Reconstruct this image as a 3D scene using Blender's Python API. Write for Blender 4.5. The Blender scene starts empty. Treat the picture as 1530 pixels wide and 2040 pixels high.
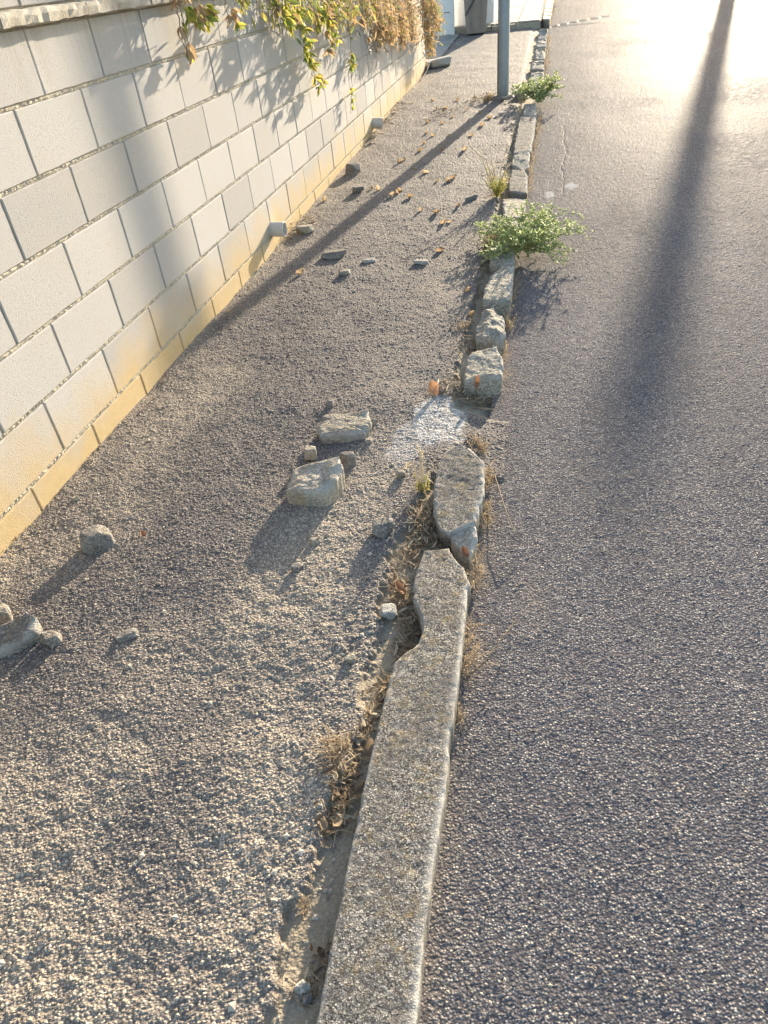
import bpy, math, random
import numpy as np
from mathutils import Vector, Matrix

random.seed(7)
rng = np.random.default_rng(11)
scene = bpy.context.scene
COL = scene.collection

# ------------------------------------------------------------------ camera
CX, CY, F = 765.0, 1020.0, 1390.124
R = np.array([[0.97881987, 0.04392357, -0.19995593],
              [0.18337416, -0.62237737, 0.76093385],
              [-0.09102512, -0.78148392, -0.61724979]])
EYE = 1.402
cam_d = bpy.data.cameras.new('camera')
cam_d.sensor_fit = 'VERTICAL'
cam_d.sensor_height = 24.0
cam_d.sensor_width = 18.0
cam_d.lens = 24.0 * F / 2040.0
cam_d.clip_start = 0.02
cam_d.clip_end = 1500
cam = bpy.data.objects.new('camera', cam_d)
COL.objects.link(cam)
right, up, back = Vector(R[:, 0]), Vector(-R[:, 1]), Vector(-R[:, 2])
cam.matrix_world = Matrix(((right.x, up.x, back.x, 0), (right.y, up.y, back.y, 0),
                           (right.z, up.z, back.z, EYE), (0, 0, 0, 1)))
scene.camera = cam

# ------------------------------------------------------------------ sky, sun, exposure
SUN_AZ, SUN_EL = math.radians(11.05), math.radians(11.6)
world = bpy.data.worlds.new('World')
scene.world = world
world.use_nodes = True
wn = world.node_tree.nodes
sky = wn.new('ShaderNodeTexSky')
sky.sky_type = 'NISHITA'
sky.sun_disc = False
sky.sun_elevation = SUN_EL
sky.sun_rotation = SUN_AZ
sky.air_density = 1.0
sky.dust_density = 1.2
sky.ozone_density = 1.0
wn['Background'].inputs['Strength'].default_value = 0.15
world.node_tree.links.new(sky.outputs[0], wn['Background'].inputs[0])
sun_d = bpy.data.lights.new('sun', 'SUN')
sun_d.energy = 5.0
sun_d.angle = math.radians(0.58)
sun_d.color = (1.0, 0.85, 0.64)
sun = bpy.data.objects.new('sun', sun_d)
COL.objects.link(sun)
sd = Vector((math.sin(SUN_AZ) * math.cos(SUN_EL), math.cos(SUN_AZ) * math.cos(SUN_EL), math.sin(SUN_EL)))
sun.rotation_euler = (-sd).to_track_quat('-Z', 'Y').to_euler()
sun.location = sd * 60
scene.view_settings.view_transform = 'Standard'
scene.view_settings.look = 'None'
scene.view_settings.exposure = 1.5
scene.view_settings.gamma = 1.0
scene.view_settings.use_curve_mapping = False
scene.render.engine = 'CYCLES'
scene.cycles.max_bounces = 6

# ------------------------------------------------------------------ terrain and sight lines
RY = np.array([-50, 0, 4.0, 8.8, 11.0, 20.0, 60.0, 400.0])
RZ = np.array([0, 0, 0, .085, .125, .25, .7, 2.0])


def rise(y):
    return np.interp(y, RY, RZ)


def ray(px, py):
    return R @ np.array([px - CX, py - CY, F])


def G(px, py, z0=0.05):
    """point of the ground (height z0 above the road surface) seen at a place of the photo"""
    w = ray(px, py)
    z = z0
    for _ in range(12):
        t = (z - EYE) / w[2]
        z = z0 + float(rise(w[1] * t))
    return Vector((w[0] * t, w[1] * t, z))


WALL_X = -1.604


def Wp(px, py, off=0.0):
    """point at distance off in front of the wall face"""
    w = ray(px, py)
    t = (WALL_X + off) / w[0]
    return Vector((WALL_X + off, w[1] * t, EYE + w[2] * t))


# ------------------------------------------------------------------ noise in numpy
def hsh(ix, iy, k=0):
    ix = ix.astype(np.int64).astype(np.uint64)
    iy = iy.astype(np.int64).astype(np.uint64)
    h = (ix * np.uint64(374761393) + iy * np.uint64(668265263) + np.uint64(k * 2246822519 + 97)) & np.uint64(0xffffffff)
    h = ((h ^ (h >> np.uint64(13))) * np.uint64(1274126177)) & np.uint64(0xffffffff)
    h = ((h ^ (h >> np.uint64(15))) * np.uint64(2246822519)) & np.uint64(0xffffffff)
    h = h ^ (h >> np.uint64(16))
    return h.astype(np.float64) / 4294967295.0


def vnoise(x, y, k=0):
    ix, iy = np.floor(x), np.floor(y)
    fx, fy = x - ix, y - iy
    fx = fx * fx * (3 - 2 * fx)
    fy = fy * fy * (3 - 2 * fy)
    a, b = hsh(ix, iy, k), hsh(ix + 1, iy, k)
    c, d = hsh(ix, iy + 1, k), hsh(ix + 1, iy + 1, k)
    return (a * (1 - fx) + b * fx) * (1 - fy) + (c * (1 - fx) + d * fx) * fy


def fbm(x, y, o=4, k=0):
    s, a, t = 0, 0.5, 0
    for i in range(o):
        s = s + a * vnoise(x * 2 ** i + 13.7 * i, y * 2 ** i - 7.3 * i, k + i)
        t += a
        a *= 0.5
    return s / t


def worley(x, y, k=0):
    ix, iy = np.floor(x), np.floor(y)
    best = np.full(x.shape, 9.0)
    r1 = np.zeros(x.shape)
    ox = np.zeros(x.shape)
    oy = np.zeros(x.shape)
    for i in (-1, 0, 1):
        for j in (-1, 0, 1):
            jx, jy = ix + i, iy + j
            dx = x - (jx + hsh(jx, jy, k))
            dy = y - (jy + hsh(jx, jy, k + 1))
            d = np.hypot(dx, dy)
            m = d < best
            best = np.where(m, d, best)
            r1 = np.where(m, hsh(jx, jy, k + 2), r1)
            ox = np.where(m, dx, ox)
            oy = np.where(m, dy, oy)
    return best, r1, ox, oy


def sstep(a, b, x):
    t = np.clip((x - a) / (b - a), 0, 1)
    return t * t * (3 - 2 * t)


def n3(p, s, o=3, k=0):
    """cheap 3-d noise -1..1 from three planes"""
    x, y, z = p[:, 0] * s, p[:, 1] * s, p[:, 2] * s
    return (fbm(x + z * .7, y - z * .6, o, k) + fbm(y + x * .3, z + 5.1, o, k + 9) + fbm(z - y * .4, x + 2.2, o, k + 17)) * (2 / 3) - 1


# ------------------------------------------------------------------ object helpers
def mesh_obj(name, verts, faces, mat=None, parent=None, smooth=False, attrs=None, matrix=None):
    me = bpy.data.meshes.new(name)
    me.from_pydata([tuple(v) for v in verts], [], faces)
    if attrs:
        for k, v in attrs.items():
            a = me.attributes.new(k, 'FLOAT', 'POINT')
            a.data.foreach_set('value', np.asarray(v, dtype=np.float32))
    if smooth:
        me.polygons.foreach_set('use_smooth', [True] * len(me.polygons))
    me.update()
    return link(name, me, mat, parent)


def link(name, me, mat=None, parent=None):
    if mat is not None and not me.materials:
        me.materials.append(mat)
    o = bpy.data.objects.new(name, me)
    COL.objects.link(o)
    if parent is not None:
        o.parent = parent
    return o


def grid_mesh(name, X, Y, Z, mat, attrs=None, smooth=True, parent=None):
    ny, nx = X.shape
    me = bpy.data.meshes.new(name)
    me.vertices.add(nx * ny)
    me.vertices.foreach_set('co', np.stack([X, Y, Z], -1).astype(np.float32).ravel())
    i = np.arange(nx * ny).reshape(ny, nx)
    q = np.stack([i[:-1, :-1], i[:-1, 1:], i[1:, 1:], i[1:, :-1]], -1).reshape(-1, 4)
    me.loops.add(q.size)
    me.polygons.add(len(q))
    me.loops.foreach_set('vertex_index', q.astype(np.int32).ravel())
    me.polygons.foreach_set('loop_start', np.arange(0, q.size, 4, dtype=np.int32))
    me.polygons.foreach_set('use_smooth', np.full(len(q), smooth))
    me.update(calc_edges=True)
    if attrs:
        for k, v in attrs.items():
            a = me.attributes.new(k, 'FLOAT', 'POINT')
            a.data.foreach_set('value', np.asarray(v, dtype=np.float32).ravel())
    return link(name, me, mat, parent)


def tag(o, label=None, cat=None, group=None, kind=None):
    if label: o['label'] = label
    if cat: o['category'] = cat
    if group: o['group'] = group
    if kind: o['kind'] = kind
    return o


def empty(name, loc=(0, 0, 0)):
    o = bpy.data.objects.new(name, None)
    o.empty_display_size = 0.1
    o.location = loc
    COL.objects.link(o)
    return o


def box(x0, x1, y0, y1, z0, z1):
    v = [(x0, y0, z0), (x1, y0, z0), (x1, y1, z0), (x0, y1, z0), (x0, y0, z1), (x1, y0, z1), (x1, y1, z1), (x0, y1, z1)]
    f = [(0, 3, 2, 1), (4, 5, 6, 7), (0, 1, 5, 4), (1, 2, 6, 5), (2, 3, 7, 6), (3, 0, 4, 7)]
    return v, f


class MB:
    """collects pieces of ONE part into one mesh"""
    def __init__(s):
        s.v, s.f, s.t = [], [], []

    def add(s, v, f, tone=0.5):
        n = len(s.v)
        s.v += [tuple(p) for p in v]
        s.f += [tuple(i + n for i in q) for q in f]
        s.t += [tone] * len(v)

    def tube(s, pts, rad, seg=6, tone=0.5, cap=True):
        pts = [Vector(p) for p in pts]
        rad = rad if isinstance(rad, (list, tuple)) else [rad] * len(pts)
        v, f = [], []
        for i, p in enumerate(pts):
            d = (pts[min(i + 1, len(pts) - 1)] - pts[max(i - 1, 0)]).normalized()
            a = d.cross(Vector((0, 0, 1)))
            if a.length < 1e-3: a = d.cross(Vector((0, 1, 0)))
            a.normalize()
            b = d.cross(a)
            for k in range(seg):
                t = 2 * math.pi * k / seg
                v.append(p + (a * math.cos(t) + b * math.sin(t)) * rad[i])
        for i in range(len(pts) - 1):
            for k in range(seg):
                k2 = (k + 1) % seg
                f.append((i * seg + k, i * seg + k2, (i + 1) * seg + k2, (i + 1) * seg + k))
        if cap and seg > 2:
            f.append(tuple(range(seg))[::-1])
            f.append(tuple((len(pts) - 1) * seg + k for k in range(seg)))
        s.add(v, f, tone)

    def blade(s, pts, w, side, tone=0.5, fold=0.0):
        """tapering ribbon along pts; fold > 0 bends it along its midrib"""
        n = len(pts)
        v, f = [], []
        side = Vector(side).normalized()
        for i, p in enumerate(pts):
            p = Vector(p)
            d = (Vector(pts[min(i + 1, n - 1)]) - Vector(pts[max(i - 1, 0)])).normalized()
            nn = d.cross(side)
            t = i / (n - 1)
            ww = w * (math.sin(math.pi * (0.12 + 0.83 * t)) ** 0.8)
            v += [p - side * ww + nn * fold * ww, p, p + side * ww + nn * fold * ww]
        for i in range(n - 1):
            a = i * 3
            f += [(a, a + 1, a + 4, a + 3), (a + 1, a + 2, a + 5, a + 4)]
        s.add(v, f, tone)

    def build(s, name, mat, parent=None, smooth=False):
        return mesh_obj(name, s.v, s.f, mat, parent, smooth, {'tone': s.t})


# ------------------------------------------------------------------ materials
def mat(name):
    m = bpy.data.materials.new(name)
    m.use_nodes = True
    nt = m.node_tree
    return m, nt, nt.nodes['Principled BSDF']


def N(nt, t, **kw):
    n = nt.nodes.new(t)
    for k, v in kw.items():
        if k in n.inputs.keys() if hasattr(n.inputs, 'keys') else False:
            n.inputs[k].default_value = v
        else:
            setattr(n, k, v)
    return n


def L(nt, a, b):
    nt.links.new(a, b)


def attr(nt, name):
    n = nt.nodes.new('ShaderNodeAttribute')
    n.attribute_name = name
    return n.outputs['Fac']


def obj_co(nt, generated=False):
    n = nt.nodes.new('ShaderNodeNewGeometry')
    return n.outputs['Position']


def noise(nt, scale, detail=4, rough=0.55, co=None, dist=0.0):
    n = nt.nodes.new('ShaderNodeTexNoise')
    n.inputs['Scale'].default_value = scale
    n.inputs['Detail'].default_value = detail
    n.inputs['Roughness'].default_value = rough
    n.inputs['Distortion'].default_value = dist
    L(nt, co if co is not None else obj_co(nt), n.inputs['Vector'])
    return n.outputs['Fac']


def ramp(nt, fac, stops, interp='LINEAR'):
    n = nt.nodes.new('ShaderNodeValToRGB')
    n.color_ramp.interpolation = interp
    e = n.color_ramp.elements
    while len(e) < len(stops): e.new(0.5)
    for i, (p, c) in enumerate(stops):
        e[i].position = p
        e[i].color = (c, c, c, 1) if isinstance(c, (int, float)) else (*c, 1)
    L(nt, fac, n.inputs[0])
    return n.outputs[0]


def mix(nt, fac, a, b, mode='MIX'):
    n = nt.nodes.new('ShaderNodeMix')
    n.data_type = 'RGBA'
    n.blend_type = mode
    for s, v in ((n.inputs[0], fac), (n.inputs[6], a), (n.inputs[7], b)):
        if isinstance(v, (int, float)): s.default_value = v
        elif isinstance(v, tuple): s.default_value = (*v, 1)
        else: L(nt, v, s)
    return n.outputs[2]


def math_(nt, op, a, b=0.0, c=None):
    n = nt.nodes.new('ShaderNodeMath')
    n.operation = op
    for s, v in ((n.inputs[0], a), (n.inputs[1], b), (n.inputs[2], c)):
        if v is None: continue
        if isinstance(v, (int, float)): s.default_value = v
        else: L(nt, v, s)
    return n.outputs[0]


def bump(nt, bs, h, dist=0.01, strength=1.0):
    n = nt.nodes.new('ShaderNodeBump')
    n.inputs['Distance'].default_value = dist
    n.inputs['Strength'].default_value = strength
    L(nt, h, n.inputs['Height'])
    L(nt, n.outputs[0], bs.inputs['Normal'])


def rnd(nt):
    return nt.nodes.new('ShaderNodeObjectInfo').outputs['Random']


def sep_z(nt):
    s = nt.nodes.new('ShaderNodeSeparateXYZ')
    L(nt, obj_co(nt), s.inputs[0])
    return s.outputs


def voro(nt, scale, co=None):
    n = nt.nodes.new('ShaderNodeTexVoronoi')
    n.inputs['Scale'].default_value = scale
    L(nt, co if co is not None else obj_co(nt), n.inputs['Vector'])
    sp = nt.nodes.new('ShaderNodeSeparateColor')
    L(nt, n.outputs['Color'], sp.inputs[0])
    return n.outputs['Distance'], sp.outputs[0], sp.outputs[1]


def m_ground(name, binder, chips, rough, spec, fine, dustc, gapc=(0.15, 0.13, 0.115), flat_from=None):
    m, nt, bs = mat(name)
    chip, tone, dust, dirt, pale = (attr(nt, k) for k in ('chip', 'tone', 'dust', 'dirt', 'pale'))
    n1 = noise(nt, 260, 3)
    vd, vr, vg = voro(nt, 185)
    cc = ramp(nt, tone, chips)
    c = mix(nt, chip, binder, cc)
    c = mix(nt, fine, c, ramp(nt, vr, chips))
    wd, wr, wg = voro(nt, 95)
    pc = math_(nt, 'MULTIPLY', ramp(nt, wr, [(0.86, 0.0), (0.89, 1.0)]), ramp(nt, wd, [(0.30, 1.0), (0.42, 0.0)]))
    c = mix(nt, math_(nt, 'MULTIPLY', pc, 0.85), c, mix(nt, wg, (0.30, 0.28, 0.265), (0.58, 0.53, 0.45)))
    mpb = nt.nodes.new('ShaderNodeMapping')
    mpb.inputs['Scale'].default_value = (2.2, 0.35, 1)
    L(nt, obj_co(nt), mpb.inputs['Vector'])
    big_ = noise(nt, 1.0, 5, 0.65, mpb.outputs[0])
    c = mix(nt, 1.0, c, ramp(nt, big_, [(0.3, 0.78), (0.7, 1.18)]), 'MULTIPLY')
    dc = mix(nt, ramp(nt, vg, [(0.1, 0.0), (0.9, 1.0)]), dustc[0], dustc[1])
    dc = mix(nt, ramp(nt, n1, [(0.3, 0.5), (0.6, 0.0)]), dc, dustc[2])
    dm = math_(nt, 'MULTIPLY', dust, ramp(nt, math_(nt, 'ADD', math_(nt, 'MULTIPLY', vg, 0.55), math_(nt, 'MULTIPLY', dust, 0.9)), [(0.25, 0.35), (0.75, 1.0)]))
    c = mix(nt, dm, c, dc)
    dd = mix(nt, n1, (0.26, 0.215, 0.155), (0.40, 0.34, 0.25))
    fd, fr, fg_ = voro(nt, 330)
    gap = math_(nt, 'MAXIMUM', ramp(nt, vd, [(0.34, 0.0), (0.55, 1.0)]), math_(nt, 'MULTIPLY', ramp(nt, fr, [(0.0, 1.0), (0.3, 0.0)]), 0.8))
    gap = math_(nt, 'MULTIPLY', gap, math_(nt, 'SUBTRACT', 0.8, math_(nt, 'MULTIPLY', dust, 0.15)))
    c = mix(nt, gap, c, mix(nt, dust, binder, gapc))
    dd = mix(nt, math_(nt, 'MULTIPLY', ramp(nt, fr, [(0.75, 0.0), (0.95, 1.0)]), 0.6), dd, (0.45, 0.40, 0.33))
    c = mix(nt, dirt, c, dd)
    c = mix(nt, pale, c, mix(nt, n1, (0.55, 0.53, 0.50), (0.78, 0.76, 0.73)))
    L(nt, c, bs.inputs['Base Color'])
    ro = math_(nt, 'MAXIMUM', math_(nt, 'MAXIMUM', dust, dirt), pale)
    L(nt, math_(nt, 'ADD', math_(nt, 'MULTIPLY', ro, 0.9 - rough), rough), bs.inputs['Roughness'])
    bs.inputs['Specular IOR Level'].default_value = spec
    h = math_(nt, 'ADD', math_(nt, 'MULTIPLY', math_(nt, 'SUBTRACT', 0.6, vd), math_(nt, 'ADD', vr, 0.3)), math_(nt, 'ADD', math_(nt, 'MULTIPLY', pc, 0.5), math_(nt, 'MULTIPLY', noise(nt, 420, 3, 0.7), 0.35)))
    if flat_from:
        h = math_(nt, 'MULTIPLY', h, ramp(nt, math_(nt, 'MULTIPLY', sep_z(nt)[1], 0.05), [(flat_from[0] * .05, 1.0), (flat_from[1] * .05, 0.45)]))
    bump(nt, bs, math_(nt, 'MULTIPLY', h, math_(nt, 'SUBTRACT', 1.0, math_(nt, 'MULTIPLY', dirt, 0.45))), 0.0034, 1.0)
    return m


M = {}
M['road'] = m_ground('asphalt_road', (0.082, 0.077, 0.084),
                     [(0.0, (0.125, 0.118, 0.125)), (0.5, (0.255, 0.238, 0.24)), (0.82, (0.40, 0.37, 0.35)), (1.0, (0.70, 0.65, 0.58))], 0.58, 0.003, 0.8,
                     ((0.26, 0.22, 0.175), (0.40, 0.345, 0.28), (0.16, 0.14, 0.12)), flat_from=(3.0, 11.0))
M['walk'] = m_ground('asphalt_sidewalk', (0.085, 0.078, 0.08),
                     [(0.0, (0.10, 0.092, 0.095)), (0.5, (0.22, 0.197, 0.187)), (0.85, (0.38, 0.335, 0.285)), (1.0, (0.62, 0.55, 0.46))], 0.75, 0.1, 0.75,
                     ((0.42, 0.35, 0.27), (0.76, 0.66, 0.52), (0.30, 0.255, 0.205)))


def m_simple(name, c1, c2, scale=20, rough=0.85, bscale=200, bdist=0.002, spec=0.3, random_amt=0.0, metallic=0.0):
    m, nt, bs = mat(name)
    c = mix(nt, ramp(nt, noise(nt, scale, 5), [(0.3, 0.0), (0.7, 1.0)]), c1, c2)
    if random_amt:
        c = mix(nt, 1.0, c, ramp(nt, rnd(nt), [(0, 1.0 - random_amt), (1, 1.0)]), 'MULTIPLY')
    L(nt, c, bs.inputs['Base Color'])
    bs.inputs['Roughness'].default_value = rough
    bs.inputs['Specular IOR Level'].default_value = spec
    bs.inputs['Metallic'].default_value = metallic
    if bdist: bump(nt, bs, noise(nt, bscale, 4, 0.65), bdist)
    return m


def m_block():
    m, nt, bs = mat('painted_block')
    z = sep_z(nt)[2]
    y = sep_z(nt)[1]
    c = mix(nt, ramp(nt, rnd(nt), [(0, 0.0), (1, 1.0)]), (0.40, 0.387, 0.375), (0.50, 0.485, 0.47))
    blot = noise(nt, 5.0, 5, 0.6)
    c = mix(nt, math_(nt, 'MULTIPLY', ramp(nt, blot, [(0.45, 0.0), (0.75, 1.0)]), 0.35), c, (0.47, 0.43, 0.37))
    # vertical rain streaks under the ledge
    mp = nt.nodes.new('ShaderNodeMapping')
    mp.inputs['Scale'].default_value = (1, 38, 1.5)
    L(nt, obj_co(nt), mp.inputs['Vector'])
    st = noise(nt, 1.0, 3, 0.6, mp.outputs[0])
    hz = ramp(nt, math_(nt, 'SUBTRACT', z, 1.0), [(0.12, 0.0), (0.345, 1.0)])
    sf = math_(nt, 'MULTIPLY', math_(nt, 'MULTIPLY', hz, ramp(nt, st, [(0.48, 0.0), (0.7, 1.0)])), 0.6)
    c = mix(nt, sf, c, (0.33, 0.31, 0.28))
    # ochre dirt splashed up from the pavement
    w = noise(nt, 4.5, 5, 0.6)
    hh = math_(nt, 'ADD', z, math_(nt, 'MULTIPLY', math_(nt, 'SUBTRACT', w, 0.5), -0.42))
    hh = math_(nt, 'SUBTRACT', hh, math_(nt, 'MULTIPLY', math_(nt, 'MAXIMUM', math_(nt, 'SUBTRACT', y, 4.0), 0.0), 0.015))
    oc = ramp(nt, hh, [(0.10, 0.95), (0.2, 0.55), (0.36, 0.0)])
    c = mix(nt, oc, c, mix(nt, noise(nt, 30, 3), (0.50, 0.36, 0.175), (0.58, 0.45, 0.26)))
    # tiny pits
    pit = ramp(nt, noise(nt, 170, 2, 0.5), [(0.27, 1.0), (0.36, 0.0)])
    c = mix(nt, math_(nt, 'MULTIPLY', pit, 0.55), c, (0.30, 0.27, 0.22))
    L(nt, c, bs.inputs['Base Color'])
    bs.inputs['Roughness'].default_value = 0.9
    bs.inputs['Specular IOR Level'].default_value = 0.2
    h = math_(nt, 'SUBTRACT', noise(nt, 210, 4, 0.7), math_(nt, 'MULTIPLY', pit, 0.4))
    bump(nt, bs, h, 0.0016)
    return m


M['block'] = m_block()
M['mortar'] = m_simple('mortar', (0.46, 0.41, 0.32), (0.68, 0.62, 0.50), 60, 0.95, 240, 0.006)
M['coping'] = m_simple('coping_concrete', (0.30, 0.27, 0.22), (0.58, 0.54, 0.47), 9, 0.95, 150, 0.004)


def m_kerb(name='kerb_concrete', base=(0.29, 0.268, 0.237), dark=(0.075, 0.07, 0.067), light=(0.60, 0.565, 0.50), lichen=0.7, sc=300, bs_=0.004, blot=0.55, blot_sc=7):
    m, nt, bs = mat(name)
    a = noise(nt, sc * 1.3, 2, 0.6)
    vd, vr, vg = voro(nt, sc)
    c = mix(nt, ramp(nt, vr, [(0.18, 0.0), (0.42, 1.0)]), dark, base)
    c = mix(nt, ramp(nt, vr, [(0.68, 0.0), (0.92, 1.0)]), c, light)
    c = mix(nt, math_(nt, 'MULTIPLY', ramp(nt, vd, [(0.4, 0.0), (0.65, 1.0)]), 0.7), c, dark)
    bl = noise(nt, blot_sc, 6, 0.7, None, 0.6)
    c = mix(nt, math_(nt, 'MULTIPLY', ramp(nt, bl, [(0.47, 0.0), (0.62, 1.0)]), blot), c, mix(nt, vg, dark, (0.17, 0.16, 0.15)))
    c = mix(nt, math_(nt, 'MULTIPLY', ramp(nt, noise(nt, 19, 6, 0.75), [(0.52, 0.0), (0.68, 1.0)]), lichen), c, mix(nt, vg, (0.17, 0.125, 0.05), (0.36, 0.27, 0.13)))
    c = mix(nt, math_(nt, 'MULTIPLY', ramp(nt, noise(nt, 30, 5, 0.7), [(0.58, 0.0), (0.72, 1.0)]), 0.55), c, light)
    c = mix(nt, attr(nt, 'edge'), c, mix(nt, a, (0.40, 0.385, 0.36), (0.66, 0.64, 0.60)))
    L(nt, c, bs.inputs['Base Color'])
    bs.inputs['Roughness'].default_value = 0.92
    bs.inputs['Specular IOR Level'].default_value = 0.25
    bump(nt, bs, math_(nt, 'ADD', math_(nt, 'MULTIPLY', noise(nt, 60, 5, 0.7), 1.5), math_(nt, 'ADD', math_(nt, 'MULTIPLY', vr, 0.5), a)), bs_)
    return m


M['kerb'] = m_kerb()
M['kerb_pale'] = m_kerb('weathered_limestone', (0.58, 0.53, 0.43), (0.30, 0.27, 0.22), (0.72, 0.67, 0.57), 0.25, 150, 0.008, 0.42, 22)
M['rock_tan'] = m_kerb('tan_rock', (0.52, 0.46, 0.37), (0.32, 0.28, 0.22), (0.64, 0.58, 0.49), 0.3, 150, 0.008, 0.35, 18)
M['rock_pale'] = m_kerb('pale_broken_stone', (0.60, 0.53, 0.43), (0.40, 0.35, 0.28), (0.72, 0.65, 0.55), 0.25, 150, 0.007, 0.3, 16)
M['rock_grey'] = m_kerb('grey_rock', (0.31, 0.285, 0.25), (0.18, 0.165, 0.15), (0.46, 0.425, 0.38), 0.3, 150, 0.008, 0.5, 18)
M['rock_white'] = m_kerb('white_rock', (0.50, 0.47, 0.42), (0.36, 0.34, 0.30), (0.62, 0.59, 0.54), 0.1, 130, 0.005)


def m_leaf(name, stops, transl=0.4, rough=0.55, sat=None):
    m, nt, bs = mat(name)
    f = math_(nt, 'FRACT', math_(nt, 'ADD', attr(nt, 'tone'), math_(nt, 'MULTIPLY', rnd(nt), 0.999)))
    f2 = math_(nt, 'MULTIPLY', f, 0.999)
    c = ramp(nt, f2, stops)
    c = mix(nt, 0.35, c, ramp(nt, noise(nt, 45, 3), [(0.3, 0.45), (0.7, 1.2)]), 'MULTIPLY')
    L(nt, c, bs.inputs['Base Color'])
    bs.inputs['Roughness'].default_value = rough
    bs.inputs['Specular IOR Level'].default_value = 0.3
    tr = nt.nodes.new('ShaderNodeBsdfTranslucent')
    L(nt, c, tr.inputs['Color'])
    mx = nt.nodes.new('ShaderNodeMixShader')
    mx.inputs[0].default_value = transl
    L(nt, bs.outputs[0], mx.inputs[1])
    L(nt, tr.outputs[0], mx.inputs[2])
    L(nt, mx.outputs[0], nt.nodes['Material Output'].inputs['Surface'])
    return m


M['vine_green'] = m_leaf('vine_green_leaf', [(0, (0.16, 0.24, 0.06)), (0.4, (0.30, 0.36, 0.08)), (0.75, (0.50, 0.47, 0.10)), (1, (0.55, 0.42, 0.12))], 0.5)
M['vine_dry'] = m_leaf('vine_dry_leaf', [(0, (0.40, 0.26, 0.14)), (0.4, (0.56, 0.39, 0.21)), (0.7, (0.50, 0.41, 0.27)), (1, (0.32, 0.24, 0.17))], 0.45, 0.8)
M['weed'] = m_leaf('weed_leaf', [(0, (0.15, 0.23, 0.08)), (0.45, (0.29, 0.38, 0.14)), (0.8, (0.48, 0.54, 0.25)), (1, (0.66, 0.67, 0.42))], 0.45)
M['dry'] = m_leaf('dry_straw', [(0, (0.24, 0.18, 0.12)), (0.35, (0.42, 0.33, 0.22)), (0.7, (0.60, 0.50, 0.35)), (1, (0.46, 0.31, 0.19))], 0.35, 0.8)
M['straw'] = m_leaf('pale_straw', [(0, (0.62, 0.52, 0.36)), (1, (0.74, 0.64, 0.46))], 0.3, 0.8)
M['dead'] = m_leaf('dead_leaf', [(0, (0.14, 0.095, 0.06)), (0.4, (0.28, 0.20, 0.125)), (0.75, (0.45, 0.35, 0.23)), (1, (0.60, 0.52, 0.38))], 0.25, 0.75)
M['red_leaf'] = m_leaf('orange_leaf', [(0, (0.55, 0.27, 0.14)), (1, (0.60, 0.36, 0.20))], 0.35, 0.7)
M['tan_leaf'] = m_leaf('tan_leaf', [(0, (0.34, 0.24, 0.14)), (0.6, (0.50, 0.37, 0.23)), (1, (0.58, 0.46, 0.31))], 0.35, 0.8)
M['rust_leaf'] = m_leaf('rust_leaf', [(0, (0.22, 0.10, 0.06)), (1, (0.34, 0.18, 0.10))], 0.25, 0.7)
M['stem'] = m_simple('stem', (0.20, 0.13, 0.07), (0.34, 0.25, 0.14), 60, 0.8, 200, 0.0, 0.3)
M['green_stem'] = m_simple('green_stem', (0.26, 0.27, 0.12), (0.40, 0.38, 0.20), 60, 0.7, 200, 0.0, 0.3)
M['pole'] = m_simple('galvanised_steel', (0.25, 0.28, 0.30), (0.34, 0.37, 0.385), 5, 0.5, 300, 0.0004, 0.5, 0, 0.35)
M['pvc'] = m_simple('grey_pvc', (0.46, 0.45, 0.44), (0.55, 0.54, 0.52), 15, 0.5, 100, 0.0, 0.5)
M['bin'] = m_simple('brown_plastic', (0.22, 0.18, 0.15), (0.28, 0.235, 0.20), 8, 0.55, 200, 0.0005, 0.4)
M['black'] = m_simple('black_plastic', (0.02, 0.02, 0.02), (0.04, 0.04, 0.04), 8, 0.5, 200, 0, 0.4)
M['plaster'] = m_simple('white_plaster', (0.66, 0.65, 0.63), (0.80, 0.79, 0.77), 4, 0.9, 120, 0.002, 0.2)
M['tile'] = m_simple('pale_paver', (0.38, 0.34, 0.27), (0.52, 0.47, 0.38), 14, 0.85, 150, 0.002, 0.3, 0.2)
M['grout'] = m_simple('paver_joint', (0.14, 0.12, 0.10), (0.22, 0.19, 0.15), 30, 0.95)
M['concrete'] = m_simple('driveway_concrete', (0.24, 0.225, 0.20), (0.40, 0.375, 0.335), 3.5, 0.85, 90, 0.006)
M['earth'] = m_simple('dry_earth', (0.16, 0.13, 0.09), (0.27, 0.22, 0.16), 2, 0.95, 30, 0.01)
M['wood'] = m_simple('weathered_wood', (0.16, 0.12, 0.09), (0.25, 0.2, 0.15), 6, 0.9)
M['crack'] = m_simple('bore_shade_black', (0.02, 0.02, 0.02), (0.04, 0.035, 0.03), 40, 0.95)  # near-black colour standing in for the shade inside the drain pipes

# ------------------------------------------------------------------ ground sheets
gx, gy = np.meshgrid(np.linspace(-260, 260, 53), np.concatenate([np.linspace(-80, 0, 9), np.linspace(4, 60, 15), np.linspace(75, 500, 18)]))
gr = grid_mesh('ground', gx, gy, rise(gy) - 0.12, M['earth'])
tag(gr, 'dry bare earth stretching beyond the road and walls', 'ground', kind='structure')


def rows_for(y_end, k):
    ys = list(np.linspace(-4, 0.0, 9))[:-1]
    y = 0.0
    while y < y_end:
        ys.append(y)
        y += max(0.0027, k * (1 + .3 * max(0, y - 2.6)) * math.hypot(y, EYE))
    return np.array(ys)


def cells(y, c0, k, cmax):
    c = np.clip(k * np.hypot(y, EYE), c0, cmax)
    return c


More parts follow.
